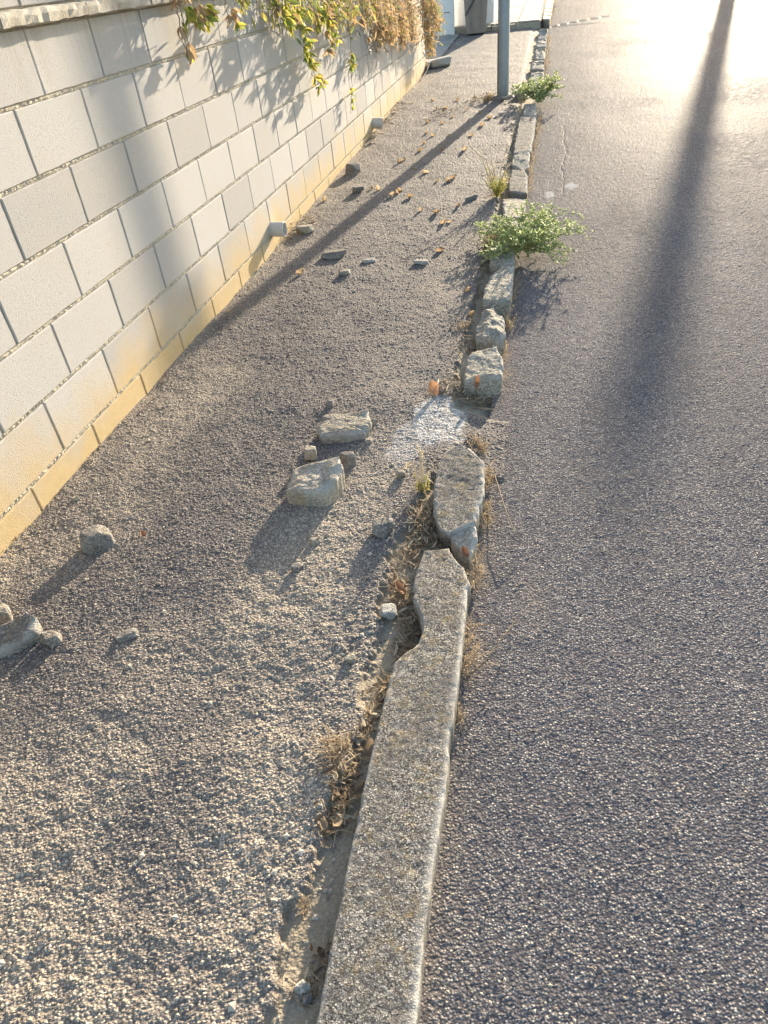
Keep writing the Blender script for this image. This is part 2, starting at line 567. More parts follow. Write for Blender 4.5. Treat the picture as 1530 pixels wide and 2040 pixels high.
def chip_layer(X, Yv, Y, c0, k, cmax, seed):
    """Worley chips whose size grows slowly with distance; returns height 0..1, mask, tone, scale"""
    c = cells(Yv, c0, k, cmax)
    v = np.concatenate([[0], np.cumsum(np.diff(Yv) / ((c[1:] + c[:-1]) / 2))])
    c2 = c[:, None]
    d, r, ox, oy = worley(X / c2, np.broadcast_to(v[:, None], X.shape), seed)
    rr = np.modf(r * 91.7)[0]
    r3 = np.modf(r * 517.3)[0]
    rad = 0.30 + 0.38 * rr
    body = sstep(0, 0.22, rad - d)
    tilt = ox * (rr - 0.5) * 1.2 + oy * (r3 - 0.5) * 1.2
    h = body * (0.25 + 0.75 * r) + body * tilt
    return h, body, r3, c2 / c0


# ---- road
Yv = np.concatenate([rows_for(17.0, 0.0021), np.array([18.5, 20, 23, 27, 32, 38, 46, 60, 90, 140, 220])])
ncol = 300
uu = np.linspace(0, 1, ncol)
xe = 0.95 + 0.30 * np.clip(Yv, 0, 30)
XL = np.interp(Yv, [-5, 9, 15, 25, 60, 220], [-.17, -.14, -.08, .05, .8, 6])
Xf = XL[:, None] + uu[None, :] * (xe - XL)[:, None]
ext = np.array([0.03, 0.1, 0.25, 0.45, 0.7, 1.0])
Xc = xe[:, None] + ext[None, :] * np.maximum(7.6 + 0.1 * np.clip(Yv, 0, 300)[:, None] - xe[:, None], 0.5)
X = np.concatenate([Xf, Xc], 1)
Y = np.broadcast_to(Yv[:, None], X.shape).copy()
h1, b1, t1, s1 = chip_layer(X, Yv, Y, 0.0068, 0.0025, 0.017, 3)
h2, b2, t2, s2 = chip_layer(X, Yv, Y, 0.015, 0.0055, 0.03, 43)
sel = (t2 > 0.72)
und = fbm(X * 1.3, Y * 0.9, 3, 5)
med = fbm(X * 26, Y * 26, 3, 8)
fade = 1 - .5 * sstep(5, 13, Y)
Zr = rise(Y) + (und - 0.5) * 0.016 + (med - .5) * 0.002 + fade * (h1 * 0.0011 * np.minimum(s1, 1.6) + np.where(sel, h2, 0) * 0.0011 * np.minimum(s2, 1.5))
chip = np.clip(np.maximum(b1, np.where(sel, b2, 0)), 0, 1)
tone = np.where(sel & (b2 > .3), np.clip(t2 * 1.05, 0, 1), t1 ** 1.5 * 0.93)
# tyre-worn lighter bands and dusty gutter
edge_d = np.exp(-np.clip(X - XL[:, None] - .02, 0, 9) / 0.07)
dust = np.clip(edge_d * (0.35 + 0.9 * (fbm(X * 9, Y * 6, 4, 21) - .4)), 0, 0.8)
dust = np.maximum(dust, 0.30 * sstep(0.5, 0.75, fbm(X * 2.2, Y * 1.1, 4, 31)) * sstep(.35, .6, fbm(X * 40, Y * 40, 2, 77)))
gpt = G(1060, 1190, 0)
dust = np.maximum(dust, 0.5 * np.exp(-(((X - gpt.x) / .05) ** 2 + ((Y - gpt.y) / .13) ** 2)))
dirt = np.zeros_like(X)
pale = np.zeros_like(X)
for (px, py, w, hh) in ((1138, 370, .05, .10), (1095, 388, .04, .1), (1330, 233, .05, .1)):
    q = G(px, py, 0)
    pale = np.maximum(pale, 0.55 * sstep(.3, .8, np.exp(-(((X - q.x) / w) ** 2 + ((Y - q.y) / hh) ** 2)) * (0.6 + fbm(X * 60, Y * 60, 2, 3))))


def crack(pts, w, depth, z0=0.0):
    global Zr, chip, dirt
    P = [G(a, b, z0) for a, b in pts]
    D = np.full(X.shape, 9.0)
    jx = X + (fbm(X * 9, Y * 9, 4, 61) - .5) * 0.07
    for a, b in zip(P[:-1], P[1:]):
        ab = b - a
        t = np.clip(((jx - a.x) * ab.x + (Y - a.y) * ab.y) / (ab.x ** 2 + ab.y ** 2), 0, 1)
        D = np.minimum(D, np.hypot(jx - a.x - t * ab.x, Y - a.y - t * ab.y))
    mk = 1 - sstep(w * 0.4, w, D)
    Zr = Zr - depth * mk
    chip = chip * (1 - mk)


crack([(1122, 245), (1127, 300), (1120, 345), (1124, 385)], 0.007, 0.003)
crack([(1092, 55), (1140, 45), (1210, 32)], 0.07, 0.02)
crack([(1092, 55), (1200, 46), (1339, 34)], 0.06, 0.012)
crack([(1098, 89), (1124, 86)], 0.04, 0.012)
road = grid_mesh('road', X, Y, Zr, M['road'], smooth=False, attrs=dict(chip=chip, tone=tone, dust=dust, dirt=dirt, pale=pale))
tag(road, 'coarse grey asphalt road glinting in the low sun', 'road', kind='structure')

# ---- pavement beside the wall
Yv = np.concatenate([rows_for(16.4, 0.0019)])
SX = 0.0032
xs = np.arange(-1.63, -0.075, SX)
X = np.broadcast_to(xs[None, :], (len(Yv), len(xs))).copy()
Y = np.broadcast_to(Yv[:, None], X.shape).copy()
h1, b1, t1, s1 = chip_layer(X, Yv, Y, 0.0072, 0.0024, 0.016, 103)
h2, b2, t2, s2 = chip_layer(X, Yv, Y, 0.016, 0.0045, 0.028, 143)
sel = (t2 > 0.5)
lump = fbm(X * 24, Y * 24, 5, 205)
big = fbm(X * 4.2, Y * 4.2, 4, 215)
near = 1 - sstep(1.2, 2.2, Y)
dust = (0.5 + 1.9 * (fbm(X * 3.1, Y * 2.0, 5, 225) - 0.5)) * (1 - .55 * sstep(1.5, 2.6, Y))


def blob(px, py, wx, wy, amt, z0=.05):
    q = G(px, py, z0)
    return amt * np.exp(-(((X - q.x) / wx) ** 2 + ((Y - q.y) / wy) ** 2))


for b in ((120, 1950, .3, .22, .55), (520, 1650, .12, .3, .4), (640, 1100, .12, .18, .5), (770, 740, .22, .35, .45), (880, 560, .12, .35, .45),
          (330, 850, .18, .5, .45), (430, 740, .14, .6, .4), (760, 960, .12, .3, .45), (250, 1500, .2, .15, .15), (560, 1290, .16, .12, .25),
          (600, 640, .4, .7, -.55), (760, 470, .3, .8, -.5), (300, 1200, .3, .16, -.2), (620, 870, .16, .2, -.3), (440, 1080, .2, .2, -.3), (950, 330, .3, 1.0, -.3),
          (350, 1420, .22, .1, -.25)):
    dust = dust + blob(*b)
dust = dust + 0.75 * np.exp(-(X + 1.604) / 0.09) * (fbm(X * 5, Y * 2.5, 3, 235) + .2)
dust = np.clip(dust, 0, 0.95)
# fine sand fills the hollows and leaves the chip tops bare in places
eL = np.interp(Yv, [-4, .3, .6, .9, 1.05, 1.25, 1.5, 1.7, 2.0, 2.6, 4, 8, 17], [-.41, -.40, -.385, -.355, -.36, -.36, -.39, -.33, -.30, -.31, -.29, -.27, -.25])[:, None]
eL = eL + (fbm(X * 0 + 3, Y * 11, 4, 245) - .5) * 0.06 + (vnoise(X * 60, Y * 60, 5) - .5) * .02
ch = sstep(-0.012, 0.012, X - eL)
slope = sstep(-0.32, -0.10, X)
noch = np.interp(Yv, [1.86, 1.94, 2.28, 2.36], [1, 0.0, 0.0, 1])[:, None]
ch = ch * noch
dep = ch * noch * np.interp(Yv, [0, 3, 6, 8], [.020, .022, .014, .004])[:, None]
Zs = 0.05 + rise(Y) + (big - .5) * 0.014 - dep - slope * (0.055 - 0.012 * (1 - noch)) * np.interp(Yv, [4, 9], [1, .8])[:, None]
amp = 1 - 0.6 * ch
fade = 1 - 0.6 * sstep(9, 14, Y)
Zs = Zs + amp * fade * ((lump - .5) * (0.004 + 0.008 * near * sstep(.35, .75, dust)) + h1 * 0.0018 * np.minimum(s1, 1.15) + np.where(sel, h2, 0) * 0.0021 * np.minimum(s2, 1.1))
Zs = Zs + np.exp(-(X + 1.604) / 0.05) * 0.012 * (fbm(X * 8, Y * 5, 3, 265))
Zs = Zs + (1 - amp) * (fbm(X * 50, Y * 50, 3, 275) - .5) * 0.006
cr = sstep(.5, .9, lump)
dirt = ch * (0.55 + 0.45 * noch) * 0.95
q = G(875, 838)
pale = sstep(.36, .6, np.exp(-(((X - q.x) / .115) ** 2 + ((Y - q.y + .3 * (X - q.x)) / .20) ** 2)) * (0.55 + 0.9 * fbm(X * 22, Y * 16, 4, 285))) * (0.35 + 0.65 * sstep(.42, .58, fbm(X * 110, Y * 110, 2, 295)))
q2 = G(810, 880)
pale = np.maximum(pale, 0.45 * sstep(.4, .7, np.exp(-(((X - q2.x) / .09) ** 2 + ((Y - q2.y) / .2) ** 2)) * (0.4 + 1.0 * fbm(X * 16, Y * 12, 4, 305))))
tone = np.where(sel & (b2 > .3), t2, t1 ** 1.2)
chip = np.clip(np.maximum(b1, np.where(sel, b2, 0)), 0, 1) * (1 - ch * .8)
dust = dust * (0.55 + 0.45 * chip) * (1 - .9 * ch)
side = grid_mesh('sidewalk', X, Y, Zs, M['walk'], smooth=False, attrs=dict(chip=chip, tone=tone, dust=dust, dirt=dirt, pale=np.clip(pale, 0, .95) * .72))
tag(side, 'dusty worn asphalt sidewalk between the block wall and the broken kerb', 'sidewalk', kind='structure')


def sz(x, y):
    """sidewalk height for resting things on it"""
    j = min(max(int(round((x - xs[0]) / SX)), 0), len(xs) - 1)
    i = min(int(np.searchsorted(Yv, y)), len(Yv) - 1)
    a = Zs[max(i - 3, 0):i + 4, max(j - 3, 0):j + 4]
    return float(a.mean())


# ------------------------------------------------------------------ block wall
wall = tag(empty('block_wall', (WALL_X, 5.3, 0)), 'long white painted concrete block wall with ochre stained foot beside the sidewalk', 'wall')
wo = Vector((WALL_X, 5.3, 0))
Y0, Y1 = -0.62, 11.07


def wchild(name, v, f, m, **k):
    return mesh_obj(name, [Vector(p) - wo for p in v], f, m, wall, **k)


v, f = box(WALL_X - .2, WALL_X - 0.0075, Y0, Y1 - .004, -.1, 1.344)
mb = MB()
mb.add(v, f)
# rough bed joints, a little proud of the core
bz = [0.151, 0.351, 0.549, 0.750, 0.950, 1.152]
for z in bz:
    ny = 2600
    yy = np.linspace(Y0 + .002, Y1 - .006, ny)
    for k in range(1):
        ro = fbm(yy * 130, yy * 0 + z * 31, 4, 5)
        ro2 = fbm(yy * 110, yy * 0 + z * 17 + 9, 4, 9)
        n0 = len(mb.v)
        prof = []
        for a, dz, dx in ((0, -.0085, -.012), (1, -.0045, -.0045), (2, .002, -.0035), (3, .0085, -.012)):
            jit = (ro if a in (1,) else ro2) - .5
            prof.append(np.stack([np.full(ny, WALL_X + dx) + (jit * .012 if a in (1, 2) else 0), yy, z + dz + jit * .004], -1))
        P = np.concatenate(prof)
        mb.v += [tuple(p) for p in P]
        mb.t += [.5] * len(P)
        for a in range(3):
            mb.f += [(n0 + a * ny + i, n0 + a * ny + i + 1, n0 + (a + 1) * ny + i + 1, n0 + (a + 1) * ny + i) for i in range(ny - 1)]
mesh_obj('mortar', [Vector(p) - wo for p in mb.v], mb.f, M['mortar'], wall)


def block_mesh(l, h, seed, d=0.05, ch=0.003):
    r = random.Random(seed)
    j = lambda a: r.uniform(-a, a)
    v, f = [], []
    nl = 10
    loop = []
    for i in range(nl): loop.append((-l / 2 + l * i / nl, -h / 2))
    for i in range(5): loop.append((l / 2, -h / 2 + h * i / 5))
    for i in range(nl): loop.append((l / 2 - l * i / nl, h / 2))
    for i in range(5): loop.append((-l / 2, h / 2 - h * i / 5))
    n = len(loop)
    for (a, b) in loop: v.append((-d, a, b))
    for (a, b) in loop: v.append((-ch - .001, a + j(.0008), b + j(.0009)))
    for (a, b) in loop:
        s1 = 1 - 2 * (ch + j(.0012)) / l
        s2 = 1 - 2 * (ch + j(.0012)) / h
        v.append((0.0, a * s1, b * s2))
    for k in range(2):
        for i in range(n):
            i2 = (i + 1) % n
            f.append((k * n + i, k * n + i2, (k + 1) * n + i2, (k + 1) * n + i))
    f.append(tuple(2 * n + i for i in range(n)))
    me = bpy.data.meshes.new('block')
    me.from_pydata(v, [], f)
    me.materials.append(M['block'])
    return me


cache = {}


def add_block(ya, yb, za, zb, x, seed):
    key = (round(yb - ya, 3), round(zb - za, 3), seed % 4)
    if key not in cache: cache[key] = block_mesh(yb - ya, zb - za, hash(key) & 0xffff)
    o = link('block', cache[key], None, wall)
    o.location = Vector((x + random.uniform(-.0012, .0012), (ya + yb) / 2, (za + zb) / 2)) - wo
    o.rotation_euler = (random.uniform(-.001, .001), random.uniform(-.004, .004), random.uniform(-.0025, .0025))


edges = [-0.06] + bz + [1.346]
n = 0
for c in range(7):
    za, zb = edges[c] + .0065, edges[c + 1] - .0065
    off = 0.388 if c % 2 == 0 else 0.203
    y = off - 1.2
    while y < Y1:
        a, b = max(y + .004, Y0), min(y + .396, Y1)
        if b - a > .06:
            add_block(round(a, 3), round(b, 3), za, zb, WALL_X, n)
            n += 1
        y += 0.4
# ledge of cast slabs and the set-back course above it
y = Y0 - .15
while y < Y1:
    b = min(y + .494, Y1 + .03)
    v, f = box(-.16, .045, (y - b) / 2, (b - y) / 2, -.0215, .0215)
    m2 = MB()
    nx = 16
    V, Fc = [], []
    prof = [(-.16, -.021), (.030, -.021), (.043, -.017), (.046, .004), (.043, .019), (.02, .0225), (-.16, .0225)]
    for i in range(nx + 1):
        yy = (y - b) / 2 + (b - y) * i / nx
        for (px, pz) in prof:
            e = 1 if px > .01 else 0
            V.append((px + e * random.uniform(-.003, .003), yy, pz + e * random.uniform(-.0025, .0025)))
    k = len(prof)
    for i in range(nx):
        for a in range(k):
            a2 = (a + 1) % k
            Fc.append((i * k + a, (i + 1) * k + a, (i + 1) * k + a2, i * k + a2))
    Fc.append(tuple(range(k)))
    Fc.append(tuple(nx * k + a for a in range(k))[::-1])
    o = mesh_obj('ledge_slab', V, Fc, M['coping'], wall)
    o.location = Vector((WALL_X, (y + b) / 2, 1.3665)) - wo
    y += 0.5
v, f = box(WALL_X - .2, WALL_X - .032, Y0, Y1 - .006, 1.3895, 1.592)
wchild('upper_core', v, f, M['mortar'])
y = 0.05 - .8
while y < Y1:
    a, b = max(y + .004, Y0), min(y + .396, Y1)
    if b - a > .06: add_block(round(a, 3), round(b, 3), 1.394, 1.590, WALL_X - .022, n); n += 1
    y += .4
v, f = box(WALL_X - .215, WALL_X - .005, Y0, Y1, 1.5935, 1.63)
wchild('coping', v, f, M['coping'])


def drain(px, py, label, rad, ln, drop):
    c = Wp(px, py, 0)
    mb = MB()
    seg = 28
    for r_, (x0, x1) in ((rad, (-.05, ln)),):
        V, Fc = [], []
        for (x, r) in ((-.05, rad), (ln - .002, rad), (ln, rad - .0015), (ln, rad - .004), (-.05, rad - .004)):
            for k in range(seg):
                t = 2 * math.pi * k / seg
                V.append((c.x + x, c.y + math.cos(t) * r, c.z + math.sin(t) * r - max(x, 0) * drop))
        for i in range(4):
            for k in range(seg):
                k2 = (k + 1) % seg
                Fc.append((i * seg + k, i * seg + k2, (i + 1) * seg + k2, (i + 1) * seg + k))
        Fc.append(tuple(4 * seg + k for k in range(seg)))
    o = wchild('drain_pipe', V, Fc, M['pvc'], smooth=False)
    o['label'] = label
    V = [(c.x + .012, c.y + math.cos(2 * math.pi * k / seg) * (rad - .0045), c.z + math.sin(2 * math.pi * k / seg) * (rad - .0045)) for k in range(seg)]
    d = mesh_obj('bore_shade_disc', [Vector(p) - wo for p in V], [tuple(range(seg))], M['crack'], o)  # black disc painted as the darkness deep in the pipe
    return o


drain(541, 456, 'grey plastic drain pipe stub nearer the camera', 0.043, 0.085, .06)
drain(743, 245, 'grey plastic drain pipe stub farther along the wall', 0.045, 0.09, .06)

# ------------------------------------------------------------------ kerb
kerb = tag(empty('kerb', (-.22, 4, 0)), 'broken low kerb of weathered stones between sidewalk and road', 'kerb', kind='structure')
ko = Vector((-.22, 4, 0))


def loft_stone(name, poly_px, zt, zb, m, step=.006, rough=.002, seed=1, tilt=(0, 0), edge_w=.012, label=None, parent=kerb, px=True, big=0.0, grain=.0012, crown=0.0, jag=.009, wear=.012):
    P = [G(a, b, zt) for a, b in poly_px] if px else [Vector((a, b, 0)) for a, b in poly_px]
    ys0, ys1 = min(p.y for p in P), max(p.y for p in P)
    nr = max(8, int((ys1 - ys0) / step))
    nr = min(nr, 260)
    rows = []
    for i in range(nr + 1):
        y = ys0 + (ys1 - ys0) * (0.0008 + 0.9984 * i / nr)
        xsx = []
        for a, b in zip(P, P[1:] + P[:1]):
            if (a.y <= y < b.y) or (b.y <= y < a.y):
                xsx.append(a.x + (b.x - a.x) * (y - a.y) / (b.y - a.y))
        if len(xsx) >= 2: rows.append((y, min(xsx), max(xsx)))
    nt_ = 26
    yc = (ys0 + ys1) / 2
    xc = sum((r[1] + r[2]) / 2 for r in rows) / len(rows)
    V, E = [], []
    nR = len(rows)
    ya_ = np.array([r[0] for r in rows])
    JN = np.stack([fbm(ya_ * 45, ya_ * 0 + seed * 3.3 + q * 11, 4, seed + q) for q in range(4)])
    for i, (y, xl, xr) in enumerate(rows):
        w = xr - xl
        jl, jr, bl, br_ = JN[:, i]
        jj = min(jag, w * .08)
        xl, xr = xl + (jl - .5) * 2 * jj, xr + (jr - .5) * 2 * jj
        w = xr - xl
        bev = min(.003 + wear * max(0, bl - .42) * 4, w * .2)
        bv2 = min(.003 + wear * max(0, br_ - .42) * 4, w * .2)
        prof = [(xl + .004, zb, 0), (xl, zt - .04, 0), (xl - .0005, zt - .010 - bev * .5, .2), (xl + bev * .3, zt - .003 - bev * .2, .8), (xl + bev, zt, .5)]
        for k in range(1, nt_):
            x = xl + bev + (w - bev - bv2) * k / nt_
            dd = min(x - xl, xr - x, y - ys0 + .002, ys1 - y + .002)
            prof.append((x, zt + crown * (1 - ((x - xl) / w * 2 - 1) ** 2), max(0, 1 - dd / edge_w) * .35 + max(0, 1 - (xr - x) / .022) * .55))
        prof += [(xr - bv2, zt, .7), (xr - bv2 * .3, zt - .003 - bv2 * .2, 1.0), (xr + .0005, zt - .010 - bv2 * .5, .5), (xr, zt - .04, .1), (xr - .004, zb, 0)]
        for (x, z, e) in prof:
            V.append([x, y, z])
            E.append(e)
    k = nt_ - 1 + 10
    V = np.array(V)
    # end walls
    capA, capB = V[:k].copy(), V[-k:].copy()
    full, Ef = [], []
    for lev in (zb, (zb * .6 + zt * .4), zt - .012):
        c = capA.copy()
        c[:, 2] = np.minimum(c[:, 2], lev)
        c[:, 1] += .001 if lev == zb else -.001
        full.append(c); Ef += [0.25] * k
    full.append(V); Ef += E
    for lev in (zt - .012, (zb * .6 + zt * .4), zb):
        c = capB.copy()
        c[:, 2] = np.minimum(c[:, 2], lev)
        full.append(c); Ef += [0.1] * k
    V = np.concatenate(full)
    Ef = np.array(Ef)
    nrow = len(V) // k
    # tilt, roughness
    V[:, 2] += np.where(V[:, 2] > zb + .01, (V[:, 1] - yc) * tilt[1] + (V[:, 0] - xc) * tilt[0], 0)
    if big:
        V[:, 2] += np.where(V[:, 2] > zb + .015, big * n3(V + seed * 3.1, 22, 3, seed) - big * .4 * np.abs(n3(V + seed * 2.1, 34, 3, seed + 3)), 0)
        V[:, 0] += big * .6 * n3(V + seed * 1.7, 18, 3, seed + 5)
        V[:, 1] += big * .6 * n3(V + seed * 2.3, 18, 3, seed + 8)
    V[:, 2] += rough * n3(V + seed, 40, 3, seed + 2) * 1.5 + grain * (vnoise(V[:, 0] * 160 + V[:, 2] * 90, V[:, 1] * 160 + V[:, 2] * 130, seed) - .5) * 2
    V[:, 0] += rough * n3(V + seed + 4, 60, 3, seed + 3)
    V[:, 1] += rough * n3(V + seed + 7, 60, 3, seed + 4)
    V[:, 2] += rise(V[:, 1])
    Fc = []
    for i in range(nrow - 1):
        for a in range(k - 1):
            Fc.append((i * k + a, i * k + a + 1, (i + 1) * k + a + 1, (i + 1) * k + a))
    E2 = Ef * np.clip(0.5 + 1.6 * (fbm(V[:, 0] * 30, V[:, 1] * 14, 3, seed) - .35), 0, 1)
    off = ko if parent is kerb else Vector((0, 0, 0))
    o = mesh_obj(name, V - np.array(off), Fc, m, parent, True, {'edge': np.clip(E2, 0, 1)})
    if label: o['label'] = label
    return o


loft_stone('kerb_stone', [(632, 2020), (660, 1870), (700, 1680), (725, 1560), (745, 1470), (770, 1370), (785, 1320), (802, 1302), (832, 1280), (842, 1255),
                          (836, 1225), (823, 1190), (825, 1150), (835, 1122), (843, 1097), (895, 1093), (905, 1110), (925, 1132), (937, 1160), (930, 1182),
                          (928, 1220), (920, 1300), (909, 1380), (903, 1440), (894, 1466), (892, 1485), (895, 1510), (885, 1590), (866, 1700), (845, 1860), (828, 2040), (815, 2200), (600, 2200)],
           .088, -.03, M['kerb'], .005, .0018, 3, jag=.0022, wear=.004, label='long speckled grey kerb slab with a bite broken out of its left edge')
loft_stone('kerb_stone', [(893, 897), (905, 893), (940, 897), (966, 925), (963, 985), (947, 1036), (915, 1050), (890, 1057), (874, 1046), (862, 1010), (866, 955), (878, 915)],
           .092, -.02, M['kerb'], .006, .0025, 13, jag=.004, wear=.008, tilt=(.03, .05), label='rounded flat kerb slab with broken near end')
loft_stone('kerb_stone', [(893, 1058), (946, 1040), (950, 1075), (935, 1103), (915, 1090), (900, 1075)], .068, -.02, M['rock_pale'], .006, .003, 14, tilt=(0, .2), big=.006,
           label='pale freshly broken chunk under the rounded slab')
loft_stone('kerb_stone', [(936, 704), (990, 697), (1003, 720), (1000, 744), (924, 753), (927, 728)], .094, -.01, M['kerb_pale'], .007, .004, 15, big=.007, tilt=(0, .10), crown=.004,
           label='pitted pale kerb block with upright near face')
loft_stone('kerb_stone', [(962, 625), (985, 618), (1005, 640), (1009, 665), (990, 676), (948, 676), (946, 655)], .085, -.01, M['kerb_pale'], .006, .008, 16, big=.026, crown=.02,
           label='lumpy grey rock wedged between two kerb blocks')
loft_stone('kerb_stone', [(1000, 531), (1024, 530), (1020, 565), (1015, 597), (990, 597), (962, 598), (966, 572), (980, 545)], .108, -.01, M['kerb_pale'], .008, .005, 17, big=.010,
           label='long weathered kerb block just before the large green weed')
loft_stone('kerb_stone', [(988, 487), (1025, 490), (1024, 522), (1000, 528), (975, 524), (978, 505)], .088, -.01, M['kerb_pale'], .012, .004, 18, big=.012)
loft_stone('kerb_stone', [(1003, 440), (1032, 440), (1026, 488), (990, 484)], .08, -.01, M['kerb_pale'], .012, .004, 19, big=.012)
loft_stone('kerb_stone', [(1002, 392), (1048, 392), (1046, 420), (1036, 438), (1003, 436)], .075, -.01, M['kerb_pale'], .015, .004, 20, big=.010, tilt=(0, -.05))
loft_stone('kerb_stone', [(1020, 338), (1045, 338), (1051, 350), (1050, 385), (1014, 380), (1015, 358)], .082, -.01, M['kerb'], .015, .003, 21, big=.006)
loft_stone('kerb_stone', [(1022, 311), (1056, 303), (1054, 328), (1042, 333), (1019, 325)], .07, -.01, M['kerb_pale'], .02, .004, 22, big=.01, tilt=(0, .1))
loft_stone('kerb_stone', [(1036, 232), (1068, 232), (1063, 270), (1057, 302), (1022, 305), (1028, 268)], .084, -.01, M['kerb'], .02, .003, 23, big=.003)
loft_stone('kerb_stone', [(1044, 208), (1066, 206), (1070, 226), (1060, 231), (1042, 229)], .082, -.01, M['kerb_pale'], .02, .004, 24, big=.012)
# the run of small cobbles farther on
cb = [(1056, 1082, 165, 150), (1058, 1083, 150, 139), (1058, 1084, 138, 126), (1063, 1085, 125, 118), (1066, 1085, 117, 111), (1066, 1086, 110, 102),
      (1067, 1087, 101, 94), (1069, 1088, 93, 87), (1070, 1088, 86, 79), (1072, 1089, 78, 72), (1073, 1089, 71, 65), (1074, 1091, 64, 54)]
for i, (xa, xb, ya, yb) in enumerate(cb):
    s = random.uniform(-1, 1)
    loft_stone('cobble', [(xa + 1, ya - 1), (xb - 1, ya + s), (xb, (ya + yb) / 2), (xb - 1, yb + 1), (xa + 2, yb + 1 + s), (xa, (ya + yb) / 2)], .078 + .02 * random.random(), -.01,
               M['kerb_pale'] if i % 3 else M['rock_pale'], .03, .006, 30 + i, big=.022, jag=.02, wear=.04, tilt=(0, random.uniform(-.15, .15)))
# the kept-up kerb of the next property
for i, (ya, yb) in enumerate([(38, 31), (30.4, 24), (23.4, 17.5), (17, 11.5), (11, 6), (5.6, 1), (.6, -4)]):
    xa = lambda y: np.interp(y, [-10, 0, 40], [1090, 1088, 1080])
    xb = lambda y: np.interp(y, [-10, 0, 40], [1105, 1103, 1095])
    loft_stone('kerb_unit', [(xa(ya), ya), (xb(ya), ya), (xb(yb), yb), (xa(yb), yb)], .135, -.02, M['tile'], .2, .001, 60 + i, grain=0, jag=.004)

# ------------------------------------------------------------------ far end: driveway, paved walk, gate pillar, bin
gxx, gyy = np.meshgrid(np.linspace(-6.0, -1.55, 60), np.linspace(10.2, 19.0, 90))
apr = 0.05 + rise(gyy) + 0.02 + 0.085 * np.exp(-((gyy - 11.25) / .55) ** 2) * sstep(-1.1, -1.75, gxx) + (fbm(gxx * 5, gyy * 5, 3, 7) - .5) * .02
apr = np.where((gyy < 11.08) & (gxx < -1.59), 0.0, apr)
drv = grid_mesh('driveway', gxx, gyy, apr, M['concrete'])
tag(drv, 'pale concrete driveway apron past the far end of the wall', 'driveway', kind='structure')
# wedge of cement at the wall end
ws = G(868, 128, .06)
mb = MB()

# paved walk
pv0 = G(1030, 46, .13)
py0 = pv0.y
zt = .14
pav = tag(empty('paved_walk', (0, py0, 0)), 'cream tiled sidewalk beyond the driveway', 'pavement', kind='structure')
po = Vector((0, py0, 0))


def kx(y):
    return float(np.interp(y, [12, 16, 25, 40], [G(1074, 54, .1).x, G(1080, 38, .135).x, G(1088, 0, .135).x, G(1088, 0, .135).x + .5]))


pe = 27.0
ys_ = np.linspace(py0, pe, 20)
V, Fc = [], []
for y in ys_:
    for x in (-2.6, kx(y) - .005):
        V.append((x, y - py0, zt - .008 + float(rise(y))))
for x in (-2.6, kx(py0) - .005):
    V.append((x, 0, float(rise(py0)) - .02))
for i in range(len(ys_) - 1):
    Fc.append((2 * i, 2 * i + 1, 2 * i + 3, 2 * i + 2))
k = 2 * len(ys_)
Fc.append((k, k + 1, 1, 0))
mesh_obj('paver_bed', V, Fc, M['grout'], pav)
tm = {}
y = py0 + .06
while y < pe - .4:
    x = kx(y) - .02
    while x > -2.5:
        v, f = box(-.192, .192, -.192, .192, -.02, .008)
        if 't' not in tm:
            me = bpy.data.meshes.new('paver')
            v = [(a * (.985 if c > 0 else 1), b * (.985 if c > 0 else 1), c) for a, b, c in v]
            me.from_pydata(v, [], f)
            me.materials.append(M['tile'])
            tm['t'] = me
        o = link('paver', tm['t'], None, pav)
        o.location = (x - .2, y + .2 - py0, zt - .002 + float(rise(y + .2)) + random.uniform(-.002, .002))
        o.rotation_euler = (0.013 + random.uniform(-.004, .004), random.uniform(-.004, .004), random.uniform(-.006, .006))
        x -= .4
    y += .4
# edging stones at the near edge of the paved walk
x = kx(py0) - .02
while x > -2.4:
    l = random.uniform(.3, .45)
    v, f = box(-l / 2 + .008, l / 2 - .008, -.05, .05, -.1, .0)
    v = [(a + random.uniform(-.008, .008), b + random.uniform(-.008, .008), c + random.uniform(-.008, .008)) for a, b, c in v]
    o = mesh_obj('edging_stone', v, f, M['rock_tan'], pav)
    o.location = (x - l / 2, -.053, zt - .012 + float(rise(py0)))
    x -= l

# gate pillar
pb = G(898, 68, .07)
pil = tag(empty('gate_pillar', pb), 'white rendered gate pillar beside the brown bin', 'pillar')
V, Fc = box(-.75, .0, -.05, .35, -.1, 2.0)
mesh_obj('shaft', V, Fc, M['plaster'], pil)
V, Fc = box(.003, .075, -.09, .0, -.1, 1.9)
mesh_obj('corner_post', V, Fc, M['plaster'], pil)
for zz in (.32, .72, 1.12):
    V, Fc = box(-.74, -.002, -.0535, -.0515, zz, zz + .012)
    mesh_obj('joint_line', V, Fc, M['grout'], pil)
lw = tag(empty('low_wall', pb + Vector((.12, .35, 0))), 'low white wall behind the brown bin', 'wall')
V, Fc = box(-.05, .62, .15, .3, -.1, .62)
mesh_obj('wall_body', V, Fc, M['plaster'], lw)
V, Fc = box(-.07, .64, .12, .33, .6225, .68)
mesh_obj('wall_cap', V, Fc, M['plaster'], lw)
# bin
bb = G(948, 66, .07)
bn = tag(empty('waste_bin', bb), 'brown plastic waste bin with a black lid strap standing beside the gate pillar', 'bin')
bn.rotation_euler = (0, 0, .12)
w0, w1, d0, d1, hh = .165, .205, .15, .19, .53


